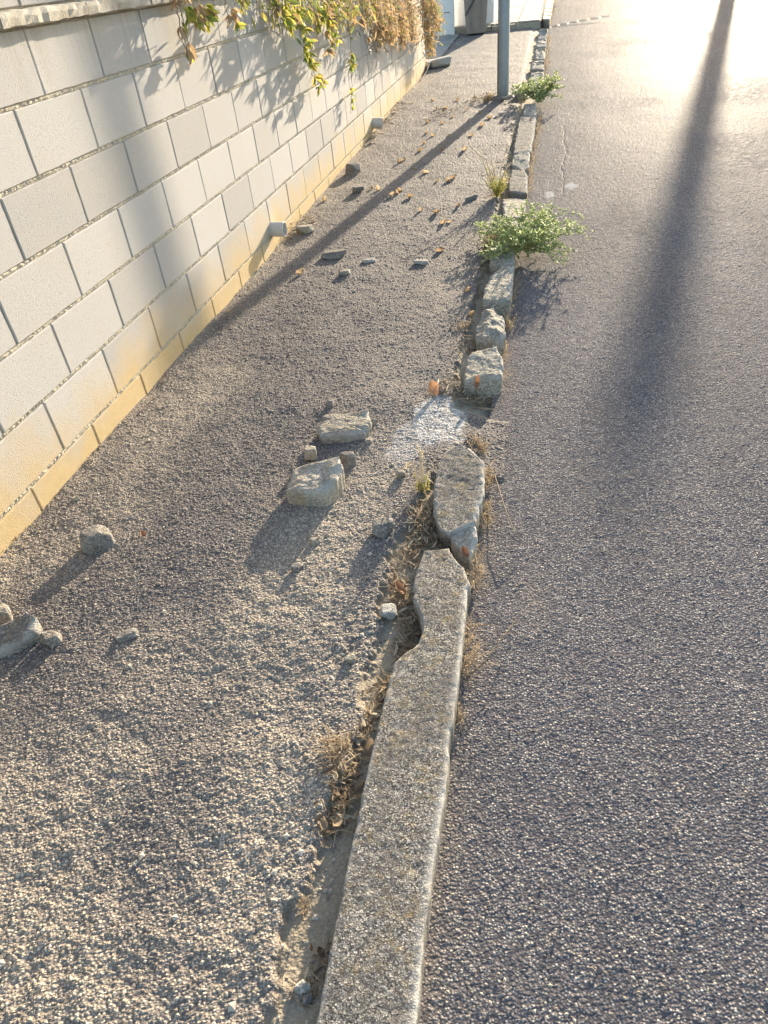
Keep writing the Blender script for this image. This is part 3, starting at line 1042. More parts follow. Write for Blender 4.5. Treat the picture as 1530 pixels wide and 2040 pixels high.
def frus(w0, d0, w1, d1, z0, z1):
    v = [(-w0, -d0, z0), (w0, -d0, z0), (w0, d0, z0), (-w0, d0, z0), (-w1, -d1, z1), (w1, -d1, z1), (w1, d1, z1), (-w1, d1, z1)]
    f = [(0, 3, 2, 1), (4, 5, 6, 7), (0, 1, 5, 4), (1, 2, 6, 5), (2, 3, 7, 6), (3, 0, 4, 7)]
    return v, f


def bevel(o, w=.01, s=2):
    m_ = o.modifiers.new('bevel', 'BEVEL')
    m_.width = w
    m_.segments = s


o = mesh_obj('body', *frus(w0, d0, w1, d1, 0, hh), M['bin'], bn); bevel(o, .02)
o = mesh_obj('rim', *frus(w1 + .015, d1 + .015, w1 + .015, d1 + .015, hh + .001, hh + .035), M['bin'], bn); bevel(o, .008)
lid = o = mesh_obj('lid', *frus(w1 + .012, d1 + .012, w1 - .02, d1 - .02, hh + .037, hh + .075), M['bin'], bn); bevel(o, .012)
for s in (-.09, .09):
    o = mesh_obj('rib', *frus(.008, .006, .008, .006, .05, hh - .04), M['bin'], bn)
    o.location = (s, -d0 - .016, 0)
    o.rotation_euler = (.055, 0, 0)
mb = MB()
mb.tube([(-.19, -d1 - .02, .28), (-.06, -d1 - .035, .45), (.0, -d1 - .03, .57), (.02, -d1 + .05, .615)], .011, 6)
mb.build('strap', M['black'], lid)

# ------------------------------------------------------------------ metal pole
pb = G(1002, 194, .05)
pole = tag(empty('metal_pole', pb), 'grey galvanised steel post standing on the sidewalk by the kerb', 'pole')
rp = 0.0605
mb = MB()
mb.tube([(0, 0, -.15), (0, 0, .02), (0, 0, 1.36), (0, 0, 1.40), (0, 0, 6.2)], [rp, rp, rp * .985, rp * .64, rp * .55], 28)
mb.build('shaft', M['pole'], pole, True)
V, Fc = [], []
for i, z in enumerate((.46, .47, .62 + .04, .68)):
    pass
ang0 = math.radians(200)
for z in (-.02, .62):
    for k in range(9):
        t = math.radians(150 + 8 * k)
        V.append((math.cos(t) * (rp + .004), math.sin(t) * (rp + .004), z))
for k in range(8): Fc.append((k, k + 1, 10 + k, 9 + k))
mesh_obj('hatch_cover', V, Fc, M['pole'], pole)
mb = MB()
nseg = 24
rr = [random.uniform(.11, .16) for _ in range(nseg)]
V = [(0, 0, .028)] + [(math.cos(2 * math.pi * k / nseg) * rr[k] * .75, math.sin(2 * math.pi * k / nseg) * rr[k] * .75, .022 + random.uniform(-.004, .004)) for k in range(nseg)] + \
    [(math.cos(2 * math.pi * k / nseg) * rr[k] * 1.15, math.sin(2 * math.pi * k / nseg) * rr[k] * 1.15, -.03) for k in range(nseg)]
Fc = [(0, 1 + k, 1 + (k + 1) % nseg) for k in range(nseg)] + [(1 + k, 1 + nseg + k, 1 + nseg + (k + 1) % nseg, 1 + (k + 1) % nseg) for k in range(nseg)]
mesh_obj('footing', V, Fc, M['concrete'], pole, True)

# the utility pole up the road whose shadow falls on the asphalt
up_ = tag(empty('utility_pole', (5.10, 26.5, float(rise(26.5)))), 'wooden utility pole up the road throwing a long shadow over the asphalt', 'utility pole')
mb = MB()
mb.tube([(0, 0, -.2), (0, 0, 3), (0, 0, 4.8)], [.165, .15, .14], 20)
mb.build('trunk', M['wood'], up_, True)


# ------------------------------------------------------------------ loose rocks
def rock_mesh(sx, sy, szz, seed, m, facets=9, rough=.05, sub=4, flat_top=None, smooth=True):
    import bmesh
    r = np.random.default_rng(seed)
    bm = bmesh.new()
    bmesh.ops.create_icosphere(bm, subdivisions=sub, radius=1.0)
    V = np.array([v.co[:] for v in bm.verts])
    Fc = [tuple(v.index for v in f.verts) for f in bm.faces]
    bm.free()
    nrm = r.normal(size=(facets, 3))
    nrm /= np.linalg.norm(nrm, axis=1)[:, None]
    dist = r.uniform(.55, .85, facets)
    nrm = np.concatenate([nrm, [[0, 0, 1], [0, 0, -1], [1, 0, .1], [-1, .1, .1], [0, 1, .1], [.1, -1, .15]]])
    dist = np.concatenate([dist, [flat_top or .62, .6, .8, .8, .8, .8]])
    dots = V @ nrm.T
    rad = np.where(dots > .05, dist / np.maximum(dots, .05), 9).min(1)
    rad = np.minimum(rad, 1.05)
    V = V * rad[:, None]
    V = V + (V / np.linalg.norm(V, axis=1)[:, None]) * (rough * n3(V + seed % 50, 2.2, 3, seed) + rough * .5 * n3(V + seed % 31, 7, 3, seed + 1))[:, None]
    V[:, 2] -= V[:, 2].min()
    V *= np.array([sx, sy, szz]) / np.array([np.ptp(V[:, 0]), np.ptp(V[:, 1]), np.ptp(V[:, 2])])
    me = bpy.data.meshes.new('rock')
    me.from_pydata([tuple(p) for p in V], [], Fc)
    a = me.attributes.new('edge', 'FLOAT', 'POINT')
    e = np.clip((rad - .78) * 1.3, 0, .5)
    a.data.foreach_set('value', e.astype(np.float32))
    me.polygons.foreach_set('use_smooth', [smooth] * len(Fc))
    me.materials.append(m)
    return me


def rock(px, py, sx, sy, szz, rz, seed, m, label, name='rock', cat='rock', group=None, sink=.12, **kw):
    p = G(px, py, .052)
    o = link(name, rock_mesh(sx, sy, szz, seed, m, **kw))
    o.location = (p.x, p.y, sz(p.x, p.y) - szz * sink)
    o.rotation_euler = (random.uniform(-.05, .05), random.uniform(-.05, .05), rz)
    return tag(o, label, cat, group)


def slab(poly, zt, zb, m, seed, label, name='rock', cat='rock', big=.006, jag=.012, tilt=(0, 0), rough=.003, crown=0.0):
    """broken slab standing on the sidewalk, from the outline of its top"""
    o = loft_stone(name, poly, zt, zb, m, .006, rough, seed, tilt=tilt, parent=None, big=big, crown=crown, jag=jag, wear=.03)
    me = o.data
    co = np.empty(len(me.vertices) * 3)
    me.vertices.foreach_get('co', co)
    co = co.reshape(-1, 3)
    c = np.array([co[:, 0].mean(), co[:, 1].mean(), co[:, 2].min()])
    me.vertices.foreach_set('co', (co - c).ravel())
    o.location = c
    return tag(o, label, cat)


# big pale broken block and its companions in mid pavement
slab([(585, 928), (630, 923), (678, 917), (683, 932), (671, 955), (646, 972), (605, 972), (565, 969), (570, 950)], .128, .04, M['rock_pale'], 71,
     'large pale broken stone block lying in the middle of the sidewalk', big=.010, tilt=(.08, .12), crown=.004, jag=.008)
slab([(642, 829), (690, 826), (734, 820), (738, 838), (731, 854), (690, 860), (637, 864), (633, 845)], .094, .04, M['rock_tan'], 74,
     'flat tan kerb fragment farther up from the large pale block', big=.006, tilt=(-.03, .08), crown=.004)
rock(620, 914, .046, .04, .052, .3, 75, M['rock_tan'], 'small pointed pale stone behind the left corner of the large block', facets=5)
rock(691, 926, .06, .045, .055, .5, 76, M['rock_grey'], 'thin grey wedge of stone leaning by the right corner of the large block', facets=4)
rock(657, 808, .034, .034, .026, 0, 77, M['rock_grey'], 'little grey stone just beyond the flat tan fragment')
rock(735, 880, .024, .024, .016, 0, 78, M['rock_tan'], 'tiny round stone at the right foot of the flat tan fragment')
rock(197, 1083, .098, .075, .066, .5, 79, M['rock_grey'], 'dark grey angular rock by the wall foot with a long shadow', facets=7)
slab([(-60, 1262), (0, 1246), (58, 1229), (76, 1236), (74, 1256), (45, 1274), (0, 1292), (-60, 1312)], .085, .04, M['rock_grey'], 80,
     'grey angular slab fragment cut off by the left edge of the photo', big=.006, tilt=(.0, .25), jag=.004)
rock(8, 1232, .06, .05, .04, .2, 81, M['rock_tan'], 'sandy lump behind the grey slab at the left edge')
rock(102, 1279, .055, .042, .032, .6, 82, M['rock_grey'], 'small square grey stone beside the slab at the left edge', facets=4)
rock(252, 1268, .062, .034, .014, .5, 83, M['rock_grey'], 'flat grey chip right of the slab at the left edge', facets=4)
rock(764, 1060, .068, .055, .046, .3, 84, M['rock_grey'], 'mossy grey rock at the edge of the leaf litter beside the kerb', facets=8)
rock(772, 1216, .05, .042, .034, .2, 85, M['rock_white'], 'rounded pale stone beside the bite in the kerb slab', facets=10)
rock(627, 1081, .032, .022, .018, .7, 86, M['rock_tan'], 'small sliver of stone below the large pale block')
rock(592, 1134, .036, .028, .022, .2, 87, M['rock_grey'], 'small brown stone in line below the sliver of stone')
rock(697, 1313, .028, .024, .018, .2, 88, M['rock_tan'], 'small tan stone left of the kerb bite')
rock(798, 946, .034, .026, .026, .2, 89, M['rock_tan'], 'small pinkish stone near the yellow green sprig')
rock(668, 510, .15, .10, .035, .1, 90, M['rock_grey'], 'flat grey stone out on the far sidewalk', flat_top=.5)
rock(687, 546, .065, .05, .025, .1, 91, M['rock_tan'], 'small tan stone nearer than the flat grey stone')
rock(608, 464, .12, .07, .05, .4, 92, M['rock_tan'], 'oblong stone lying at the wall foot by the nearer drain pipe')
rock(704, 346, .13, .11, .085, .4, 93, M['rock_grey'], 'rounded dark stone against the wall foot before the farther drain pipe')
rock(714, 383, .09, .06, .045, .4, 94, M['rock_grey'], 'small dark stone a step nearer than the rounded stone')
rock(1037, 192, .14, .10, .08, .2, 95, M['rock_white'], 'pale stone between the post and the small green weed')
rock(735, 521, .085, .04, .018, .1, 96, M['rock_white'], 'white flattened scrap left of its twin on the far sidewalk', name='white_scrap', cat='scrap')
rock(838, 525, .085, .045, .02, .1, 97, M['rock_white'], 'white flattened scrap nearer the kerb on the far sidewalk', name='white_scrap', cat='scrap')
rock(600, 1958, .030, .025, .02, .4, 98, M['rock_white'], 'white pebble in the dirt strip by the near end of the kerb')
rock(612, 1980, .022, .018, .014, .4, 99, M['rock_grey'], 'grey pebble just nearer than the white pebble in the dirt strip')
rock(740, 845, .03, .03, .03, .4, 100, M['rock_tan'], 'brown nub of stone at the right end of the flat tan fragment')
rock(152, 995, .03, .02, .012, .4, 101, M['rock_tan'], 'tan flake near the wall foot left of the dark rock')
rock(940, 397, .12, .03, .025, .9, 102, M['rock_grey'], 'splinter of grey stone lying before the dry weed')
rock(878, 133, .34, .30, .12, .2, 103, M['concrete'], 'grey lump of concrete at the far end of the wall', sub=4)

# loose grit on the pavement
mb = MB()
tet_f = [(0, 1, 2), (0, 2, 3), (0, 3, 4), (0, 4, 1), (5, 2, 1), (5, 3, 2), (5, 4, 3), (5, 1, 4)]


def grit(mb, x, y, z, s, r):
    a = r.uniform(0, 6.28)
    ca, sa = math.cos(a), math.sin(a)
    P = [(0, 0, .8), (1, 0, r.uniform(.1, .4)), (0, .8, r.uniform(.1, .4)), (-.9, 0, r.uniform(.1, .4)), (0, -.8, r.uniform(.1, .4)), (0, 0, -.3)]
    v = [(x + s * (px * ca - py * sa) * r.uniform(.8, 1.2), y + s * (px * sa + py * ca) * r.uniform(.8, 1.2), z + s * pz * .8) for px, py, pz in P]
    mb.add(v, tet_f, r.random())


rr_ = random.Random(5)
for i in range(2600):
    y = 0.25 + 6.5 * rr_.random() ** 2.2
    x = rr_.uniform(-1.58, -.34)
    s = rr_.uniform(.0025, .006) * (1 if rr_.random() < .93 else 1.8)
    grit(mb, x, y, sz(x, y), s, rr_)
for (cx_, cy_, n_, sp) in ((745, 1240, 40, .05), (735, 1270, 30, .04), (700, 1300, 20, .05), (620, 1960, 20, .05), (650, 1720, 12, .05)):
    q = G(cx_, cy_)
    for i in range(n_):
        x, y = q.x + rr_.gauss(0, sp * .6), q.y + rr_.gauss(0, sp)
        if x > -.31: continue
        grit(mb, x, y, sz(x, y), rr_.uniform(.003, .009), rr_)
M['grit'] = m_leaf('grit', [(0, (0.20, 0.17, 0.14)), (0.5, (0.36, 0.31, 0.24)), (1, (0.55, 0.50, 0.42))], 0.0, .9)
g = mb.build('loose_grit', M['grit'])
tag(g, 'loose sandy grit and pebbles scattered over the sidewalk', 'grit', kind='stuff')
mb = MB()
for i in range(1500):
    y = 0.25 + 4.5 * rr_.random() ** 2
    x = rr_.uniform(-.12, .5 + .35 * y)
    i_ = rr_.uniform(.002, .0045)
    grit(mb, x, y, float(rise(y)) + (.004 if y < 6 else .006), i_, rr_)
g = mb.build('road_grit', M['grit'])
tag(g, 'pale stone chips scattered over the asphalt road', 'grit', kind='stuff')


# ------------------------------------------------------------------ leaf litter, dry tufts
def litter(pts_px, n, spread, lmin, lmax, wmax, seed, label, mkey='dead', z0=.03, name='leaf_litter', up=.012, xmax=None):
    r = random.Random(seed)
    mb = MB()
    P = [G(a, b, z0) for a, b in pts_px]
    for i in range(n):
        k = r.random() * (len(P) - 1)
        a, b = P[int(k)], P[min(int(k) + 1, len(P) - 1)]
        p = a.lerp(b, k - int(k))
        x, y = p.x + r.gauss(0, spread), p.y + r.gauss(0, spread * 1.2)
        z = sz(x, y) + r.random() ** 1.6 * up + .002
        ln = r.uniform(lmin, lmax)
        an = r.uniform(0, 6.28)
        d = Vector((math.cos(an), math.sin(an), r.uniform(-.1, .22)))
        c = Vector((r.uniform(-1, 1), r.uniform(-1, 1), r.uniform(-.2, 1.0))) * ln * r.uniform(0, .35)
        pts = []
        for t in (0, .25, .5, .75, 1):
            q = Vector((x, y, z)) + d * ln * (t - .5) + c * (t - .5) ** 2 * 2
            q.z = max(q.z, z - .002)
            pts.append(q)
        w = r.uniform(.12, 1) ** 3.6 * wmax + .0006
        mb.blade(pts, w, d.cross(Vector((r.uniform(-.6, .6), r.uniform(-.6, .6), 1))), r.random(), r.uniform(-.6, .9))
    o = mb.build(name, M[mkey])
    return tag(o, label, 'leaf litter', kind='stuff')


litter([(700, 1500), (690, 1560), (680, 1620), (665, 1650)], 330, .017, .010, .036, .0055, 1, 'heap of dead brown leaves and twigs against the near kerb slab', up=.014)
litter([(715, 1490), (735, 1440), (755, 1390), (770, 1350)], 130, .010, .012, .04, .004, 2, 'line of dead leaves in the gap left of the kerb slab', up=.014)
litter([(795, 1310), (815, 1270), (820, 1230), (800, 1190), (790, 1160)], 420, .018, .012, .045, .0035, 3, 'dry leaf litter packed into the bite of the kerb slab', up=.02)
litter([(800, 1140), (825, 1100), (835, 1050), (845, 1010)], 380, .020, .015, .05, .003, 4, 'dry straw and leaves between the two kerb slabs', up=.028)
litter([(850, 1085), (872, 1072), (890, 1080), (905, 1095)], 160, .012, .015, .045, .003, 14, 'dry shreds in the break between the long and the rounded slab', up=.03)
litter([(615, 1990), (640, 1930), (655, 1880)], 70, .012, .01, .03, .003, 5, 'shreds of dead leaf in the dirt strip at the near end', up=.01)
litter([(890, 770), (915, 785), (950, 792), (970, 790)], 260, .03, .02, .07, .004, 6, 'dead leaves and needles before the pitted pale kerb block', up=.03)
litter([(925, 705), (940, 680), (960, 685), (990, 690), (925, 640)], 280, .03, .02, .06, .004, 7, 'dry litter around the lumpy grey rock in the kerb', up=.03)
litter([(960, 590), (965, 540), (978, 500), (985, 460)], 260, .025, .02, .06, .005, 8, 'dead leaves along the kerb edge below the large green weed', up=.03)
litter([(990, 400), (1010, 350), (1020, 300), (1030, 240)], 260, .04, .03, .08, .006, 9, 'dry litter along the kerb edge near the post', up=.03)
litter([(860, 240), (900, 225), (950, 205), (985, 203), (1020, 205)], 320, .06, .03, .09, .008, 10, 'dry leaves gathered around the foot of the post', up=.05)
litter([(560, 490), (590, 470), (620, 440)], 160, .05, .03, .08, .008, 11, 'dead leaves at the wall foot by the nearer drain pipe', up=.04)
litter([(720, 295), (745, 270), (770, 240), (800, 210)], 260, .06, .04, .10, .01, 12, 'dead leaves at the wall foot below the farther drain pipe', up=.05)
litter([(10, 1120), (60, 1060), (210, 890), (330, 770), (450, 640), (540, 520)], 160, .03, .012, .04, .003, 13, 'thin line of crumbs and dry leaf along the near wall foot', up=.008)


def tuft(pts_px, n, h, seed, label, mkey='dry', lean=(0, 0), wid=.0012, z0=.01, name='dry_grass_tuft', spread=.015, droop=.5, cat='dry grass'):
    r = random.Random(seed)
    P = [G(a, b, z0) for a, b in pts_px]
    base = sum(P, Vector()) / len(P)
    root = tag(empty(name, base), label, cat)
    mb = MB()
    for i in range(n):
        k = r.random() * (len(P) - 1)
        p = P[int(k)].lerp(P[min(int(k) + 1, len(P) - 1)], k - int(k)) - base
        p = p + Vector((r.gauss(0, spread * .5), r.gauss(0, spread), 0))
        hh_ = h * r.uniform(.35, 1.1)
        an = r.uniform(0, 6.28)
        out = Vector((math.cos(an), math.sin(an), 0)) * hh_ * r.uniform(.2, 1.0) + Vector((lean[0], lean[1], 0)) * hh_
        pts = []
        for t in (0, .3, .6, .85, 1):
            pts.append(p + out * t ** 1.4 + Vector((0, 0, hh_ * (t - droop * r.uniform(.5, 1.3) * t * t))))
        mb.blade(pts, wid * r.uniform(.6, 1.6), Vector((-math.sin(an), math.cos(an), r.uniform(-.3, .3))), r.random(), .4)
        if r.random() < .35:
            q = pts[r.randint(2, 4)]
            for _ in range(r.randint(2, 5)):
                d = Vector((r.uniform(-1, 1), r.uniform(-1, 1), r.uniform(-.4, 1))).normalized() * h * r.uniform(.06, .16)
                mb.blade([q, q + d * .5, q + d], wid * r.uniform(1, 2.6), Vector((r.uniform(-1, 1), r.uniform(-1, 1), 0.2)), r.random(), .5)
    tag(mb.build('blade_cluster', M[mkey], root), kind='stuff')
    return root


tuft([(925, 885), (945, 885), (965, 905)], 140, .05, 21, 'rusty dry tuft at the far end of the rounded kerb slab', wid=.0012)
tuft([(968, 935), (972, 975)], 110, .045, 22, 'dry grass on the road side of the rounded kerb slab')
tuft([(962, 1010), (970, 1045)], 110, .05, 23, 'bristly dry clump at the broken end of the rounded slab')
tuft([(955, 1095), (950, 1150), (945, 1180)], 90, .06, 24, 'dry stalks leaning in the corner of the long kerb slab')
tuft([(935, 1250), (928, 1310), (925, 1350)], 90, .07, 25, 'straw sticking out from the road side of the long kerb slab', lean=(.3, .1), wid=.001)
tuft([(915, 1410), (912, 1450)], 40, .03, 26, 'short dry roots low on the side of the long kerb slab')
tuft([(838, 1060), (850, 1020), (870, 1050)], 130, .05, 27, 'thatch of dry stems left of the rounded slab', z0=.04)
tuft([(690, 1490), (660, 1505)], 70, .055, 28, 'fan of orange dry grass above the leaf heap', z0=.05, lean=(-.5, .1), wid=.001)
tuft([(765, 1375), (780, 1355)], 40, .03, 29, 'small straw curl in the gap beside the kerb slab', z0=.04)
tuft([(1012, 640), (1015, 660)], 70, .07, 30, 'golden dry tuft beside the lumpy grey rock')
tuft([(930, 650), (915, 660)], 60, .06, 31, 'dry tuft on the sidewalk side of the lumpy rock', z0=.04)
tuft([(1000, 760), (1003, 720), (1008, 690)], 60, .05, 32, 'dry fringe along the road side of the pitted block')
tuft([(1025, 600), (1030, 560)], 50, .06, 33, 'dry fringe beside the long weathered block')
tuft([(1050, 390), (1056, 350), (1062, 310)], 120, .09, 34, 'dry fringe on the road side before the long far slab', wid=.002)
tuft([(1066, 300), (1072, 260), (1075, 235)], 120, .09, 35, 'dry fringe beside the long far slab', wid=.002)
tuft([(1085, 150), (1090, 110), (1094, 75)], 110, .10, 36, 'dry fringe along the far cobbles', wid=.004)
tuft([(1096, 50), (1101, 20), (1104, 0)], 60, .12, 37, 'dry fringe at the tidy far kerb', wid=.006)
tuft([(980, 196), (965, 205)], 80, .12, 38, 'brown dry clump at the left foot of the post', z0=.05, wid=.003)
tuft([(605, 1812), (612, 1806)], 90, .022, 39, 'little brown moss tuft by the dirt strip', z0=.05, wid=.0006, spread=.008)
tuft([(985, 480), (965, 500)], 90, .10, 40, 'brown dry clump at the left foot of the large green weed', z0=.05, wid=.002)

# long single straws
for i, (pts, lab) in enumerate([
    ([(925, 1355), (965, 1320), (1005, 1265), (1030, 1232)], 'long bent straw reaching onto the road from the kerb slab'),
    ([(985, 945), (1005, 1010), (1025, 1060), (1045, 1085)], 'long trailing straw curving onto the road by the rounded slab'),
    ([(915, 1235), (935, 1255), (955, 1290)], 'short straw crossing the kerb slab edge'),
    ([(840, 800), (910, 795), (990, 790)], 'thin twig lying before the pitted kerb block')]):
    P = [G(a, b, .012 + .03 * (1 if 0 < k < len(pts) - 1 else .2)) for k, (a, b) in enumerate(pts)]
    root = P[0].copy()
    mb = MB()
    fine = []
    for a, b in zip(P[:-1], P[1:]):
        for t in (0, .33, .66): fine.append(a.lerp(b, t) - root)
    fine.append(P[-1] - root)
    mb.tube(fine, [.0022 * (1 - .6 * k / len(fine)) for k in range(len(fine))], 5, .65)
    o = mb.build('straw', M['dry'])
    o.location = root
    tag(o, lab, 'straw')


# ------------------------------------------------------------------ single fallen leaves
def curled_leaf(ln, w, seed, curl=1.0):
    r = random.Random(seed)
    V, Fc, T = [], [], []
    nu, nv = 9, 7
    for i in range(nu):
        t = i / (nu - 1)
        ww = w * math.sin(math.pi * (0.06 + .9 * t)) ** .7
        for j in range(nv):
            s = j / (nv - 1) * 2 - 1
            a = s * 1.1 * curl
            x = math.sin(a) / (1.1 * curl) * ww
            z = (1 - math.cos(a)) / (1.1 * curl) * ww + curl * .25 * ln * (t - .5) ** 2 * 2 + r.uniform(-1, 1) * .03 * w + abs(s) * .12 * w * math.sin(9 * t + seed)
            V.append((x, (t - .5) * ln, z))
    for i in range(nu - 1):
        for j in range(nv - 1):
            a = i * nv + j
            Fc.append((a, a + 1, a + nv + 1, a + nv))
    me = bpy.data.meshes.new('leaf')
    me.from_pydata(V, [], Fc)
    at = me.attributes.new('tone', 'FLOAT', 'POINT')
    at.data.foreach_set('value', [r.random()] * len(V))
    me.polygons.foreach_set('use_smooth', [True] * len(Fc))
    return me


def leaf(px, py, ln, w, rot, mk, label, seed, z0=.055, name='dead_leaf', lift=0.004, group=None, curl=1.0):
    p = G(px, py, z0)
    me = curled_leaf(ln, w, seed, curl)
    me.materials.append(M[mk])
    o = link(name, me)
    o.location = (p.x, p.y, max(p.z, sz(p.x, p.y)) + lift if p.x < -.3 else p.z + lift)
    o.rotation_euler = rot
    return tag(o, label, 'leaf', group)


leaf(862, 783, .062, .03, (1.0, .2, .9), 'red_leaf', 'orange fan shaped leaf standing up beside the white patch', 1, lift=.02, curl=.5)
leaf(737, 1495, .040, .014, (.9, .3, .3), 'dead', 'folded pale brown leaf standing in the leaf heap', 2, z0=.06, lift=.015)
leaf(668, 1520, .016, .008, (.3, .5, .3), 'dead', 'small cream leaf curl at the top of the leaf heap', 3, lift=.006)
leaf(645, 1645, .022, .010, (.3, .2, .5), 'dead', 'pale curled leaf at the bottom left of the leaf heap', 4)
leaf(672, 1642, .024, .010, (.3, -.2, 2.6), 'dead', 'pale curled leaf at the bottom of the leaf heap', 5)
leaf(722, 1580, .045, .009, (.2, .2, -.6), 'dead', 'long grey brown leaf lying across the leaf heap', 6, lift=.02)
leaf(795, 1175, .045, .016, (.3, .4, .8), 'rust_leaf', 'reddish brown leaf above the rounded pale stone', 7, z0=.05)
leaf(925, 1112, .04, .014, (.4, .2, .5), 'rust_leaf', 'dark red leaf caught between the two kerb slabs', 8, z0=.05, lift=.02)
leaf(285, 1067, .022, .012, (.5, .4, .8), 'rust_leaf', 'small dark red curled leaf right of the dark grey rock', 9, lift=.006)
leaf(950, 770, .055, .012, (1.1, .2, .2), 'rust_leaf', 'rusty blade of leaf before the pitted pale block', 10, z0=.06, lift=.02)
leaf(640, 1900, .02, .008, (.2, .2, .8), 'dead', 'grey shred of leaf by the near kerb edge', 11, z0=.03)
# crumpled brown leaves blown over the far sidewalk
spots = [(795, 322), (808, 318), (790, 385), (800, 378), (815, 392), (778, 390), (835, 300), (862, 270), (845, 285), (848, 265), (870, 425), (883, 445), (838, 420),
         (880, 300), (895, 270), (905, 355), (915, 410), (895, 360), (850, 243), (880, 245), (900, 232), (930, 220), (935, 240), (910, 200), (870, 218), (945, 195), (830, 335),
         (848, 342), (742, 375), (755, 377), (645, 400), (870, 360), (925, 300), (940, 270), (960, 250), (975, 235), (860, 200), (955, 225), (890, 215), (820, 205), (600, 545), (930, 580),
         (935, 625), (880, 500), (895, 442)]
lm = [curled_leaf(1.0, .55, 50 + i, 2.0) for i in range(5)]
for me in lm: me.materials.append(M['tan_leaf'])
for i, (px, py) in enumerate(spots):
    p = G(px, py, .055)
    o = link('crumpled_leaf', lm[i % 5])
    s = random.uniform(.035, .065)
    o.scale = (s, s, s)
    o.location = (p.x, p.y, sz(p.x, p.y) + .002)
    o.rotation_euler = (random.uniform(-1.2, 1.2), random.uniform(-1.2, 1.2), random.uniform(0, 6))
    tag(o, 'small crumpled brown leaf blown onto the far sidewalk', 'leaf', 'crumpled leaves on the far sidewalk')


# ------------------------------------------------------------------ weeds
def leaflet(mb, p, d, ln, w, r, tone):
    sdv = d.cross(Vector((r.uniform(-.5, .5), r.uniform(-.5, .5), 1)))
    if sdv.length < 1e-4: sdv = Vector((1, 0, 0))
    sag = Vector((0, 0, -ln * r.uniform(0, .25)))
    mb.blade([p, p + d * ln * .5 + sag * .2, p + d * ln + sag], w, sdv, tone, r.uniform(.1, .6))


def weed(base, ns, rx, ry, h, ll, lw, seed, label, per=26, name='green_weed', low=.25, cat='weed'):
    r = random.Random(seed)
    root = tag(empty(name, base), label, cat)
    fo, stm = MB(), MB()
    for i in range(ns):
        an = 2 * math.pi * i / ns + r.uniform(-.3, .3)
        rad = r.uniform(.35, 1.0)
        tip = Vector((math.cos(an) * rx * rad, math.sin(an) * ry * rad, h * (r.uniform(low, 1.0) * (1.1 - .55 * rad))))
        pts = []
        for k in range(8):
            t = k / 7
            pts.append(Vector((tip.x * t, tip.y * t, tip.z * (t ** .7) + h * .10 * math.sin(3.1 * t) * r.uniform(.7, 1.3))) + Vector((r.gauss(0, .006), r.gauss(0, .006), 0)) * t)
        stm.tube(pts, [.0028 * (1 - .75 * k / 7) for k in range(8)], 4, .5, False)
        nodes = [pts]
        for b in range(r.randint(3, 6)):
            s0 = pts[r.randint(2, 6)]
            d = Vector((r.uniform(-1, 1), r.uniform(-1, 1), r.uniform(.0, 1.2))).normalized() * r.uniform(.25, .5) * max(rx, ry) * .6
            bp = [s0 + d * t + Vector((0, 0, -.25 * d.length * t * t)) for t in (0, .35, .7, 1)]
            stm.tube(bp, [.0016, .0013, .001, .0007], 4, .5, False)
            nodes.append(bp)
        for pp in nodes:
            m_ = per if pp is pts else per // 2
            for k in range(m_):
                t = r.uniform(.18, 1) * (len(pp) - 1)
                a, b = pp[int(t)], pp[min(int(t) + 1, len(pp) - 1)]
                p = a.lerp(b, t - int(t))
                d = Vector((r.uniform(-1, 1), r.uniform(-1, 1), r.uniform(-.3, .9))).normalized()
                leaflet(fo, p, d, ll * r.uniform(.6, 1.3), lw * r.uniform(.7, 1.3), r, min(.999, max(0, r.gauss(.45, .22))))
    tag(fo.build('foliage', M['weed'], root), kind='stuff')
    stm.build('stem', M['green_stem'], root)
    return root


b = G(1048, 502, .03)
weed(b, 56, .40, .50, .22, .018, .0048, 5, 'large sprawling green weed growing out of the kerb', per=34)
b = G(1072, 205, .03)
weed(b, 30, .30, .42, .30, .030, .0085, 6, 'smaller green weed at the kerb beside the post', per=24)


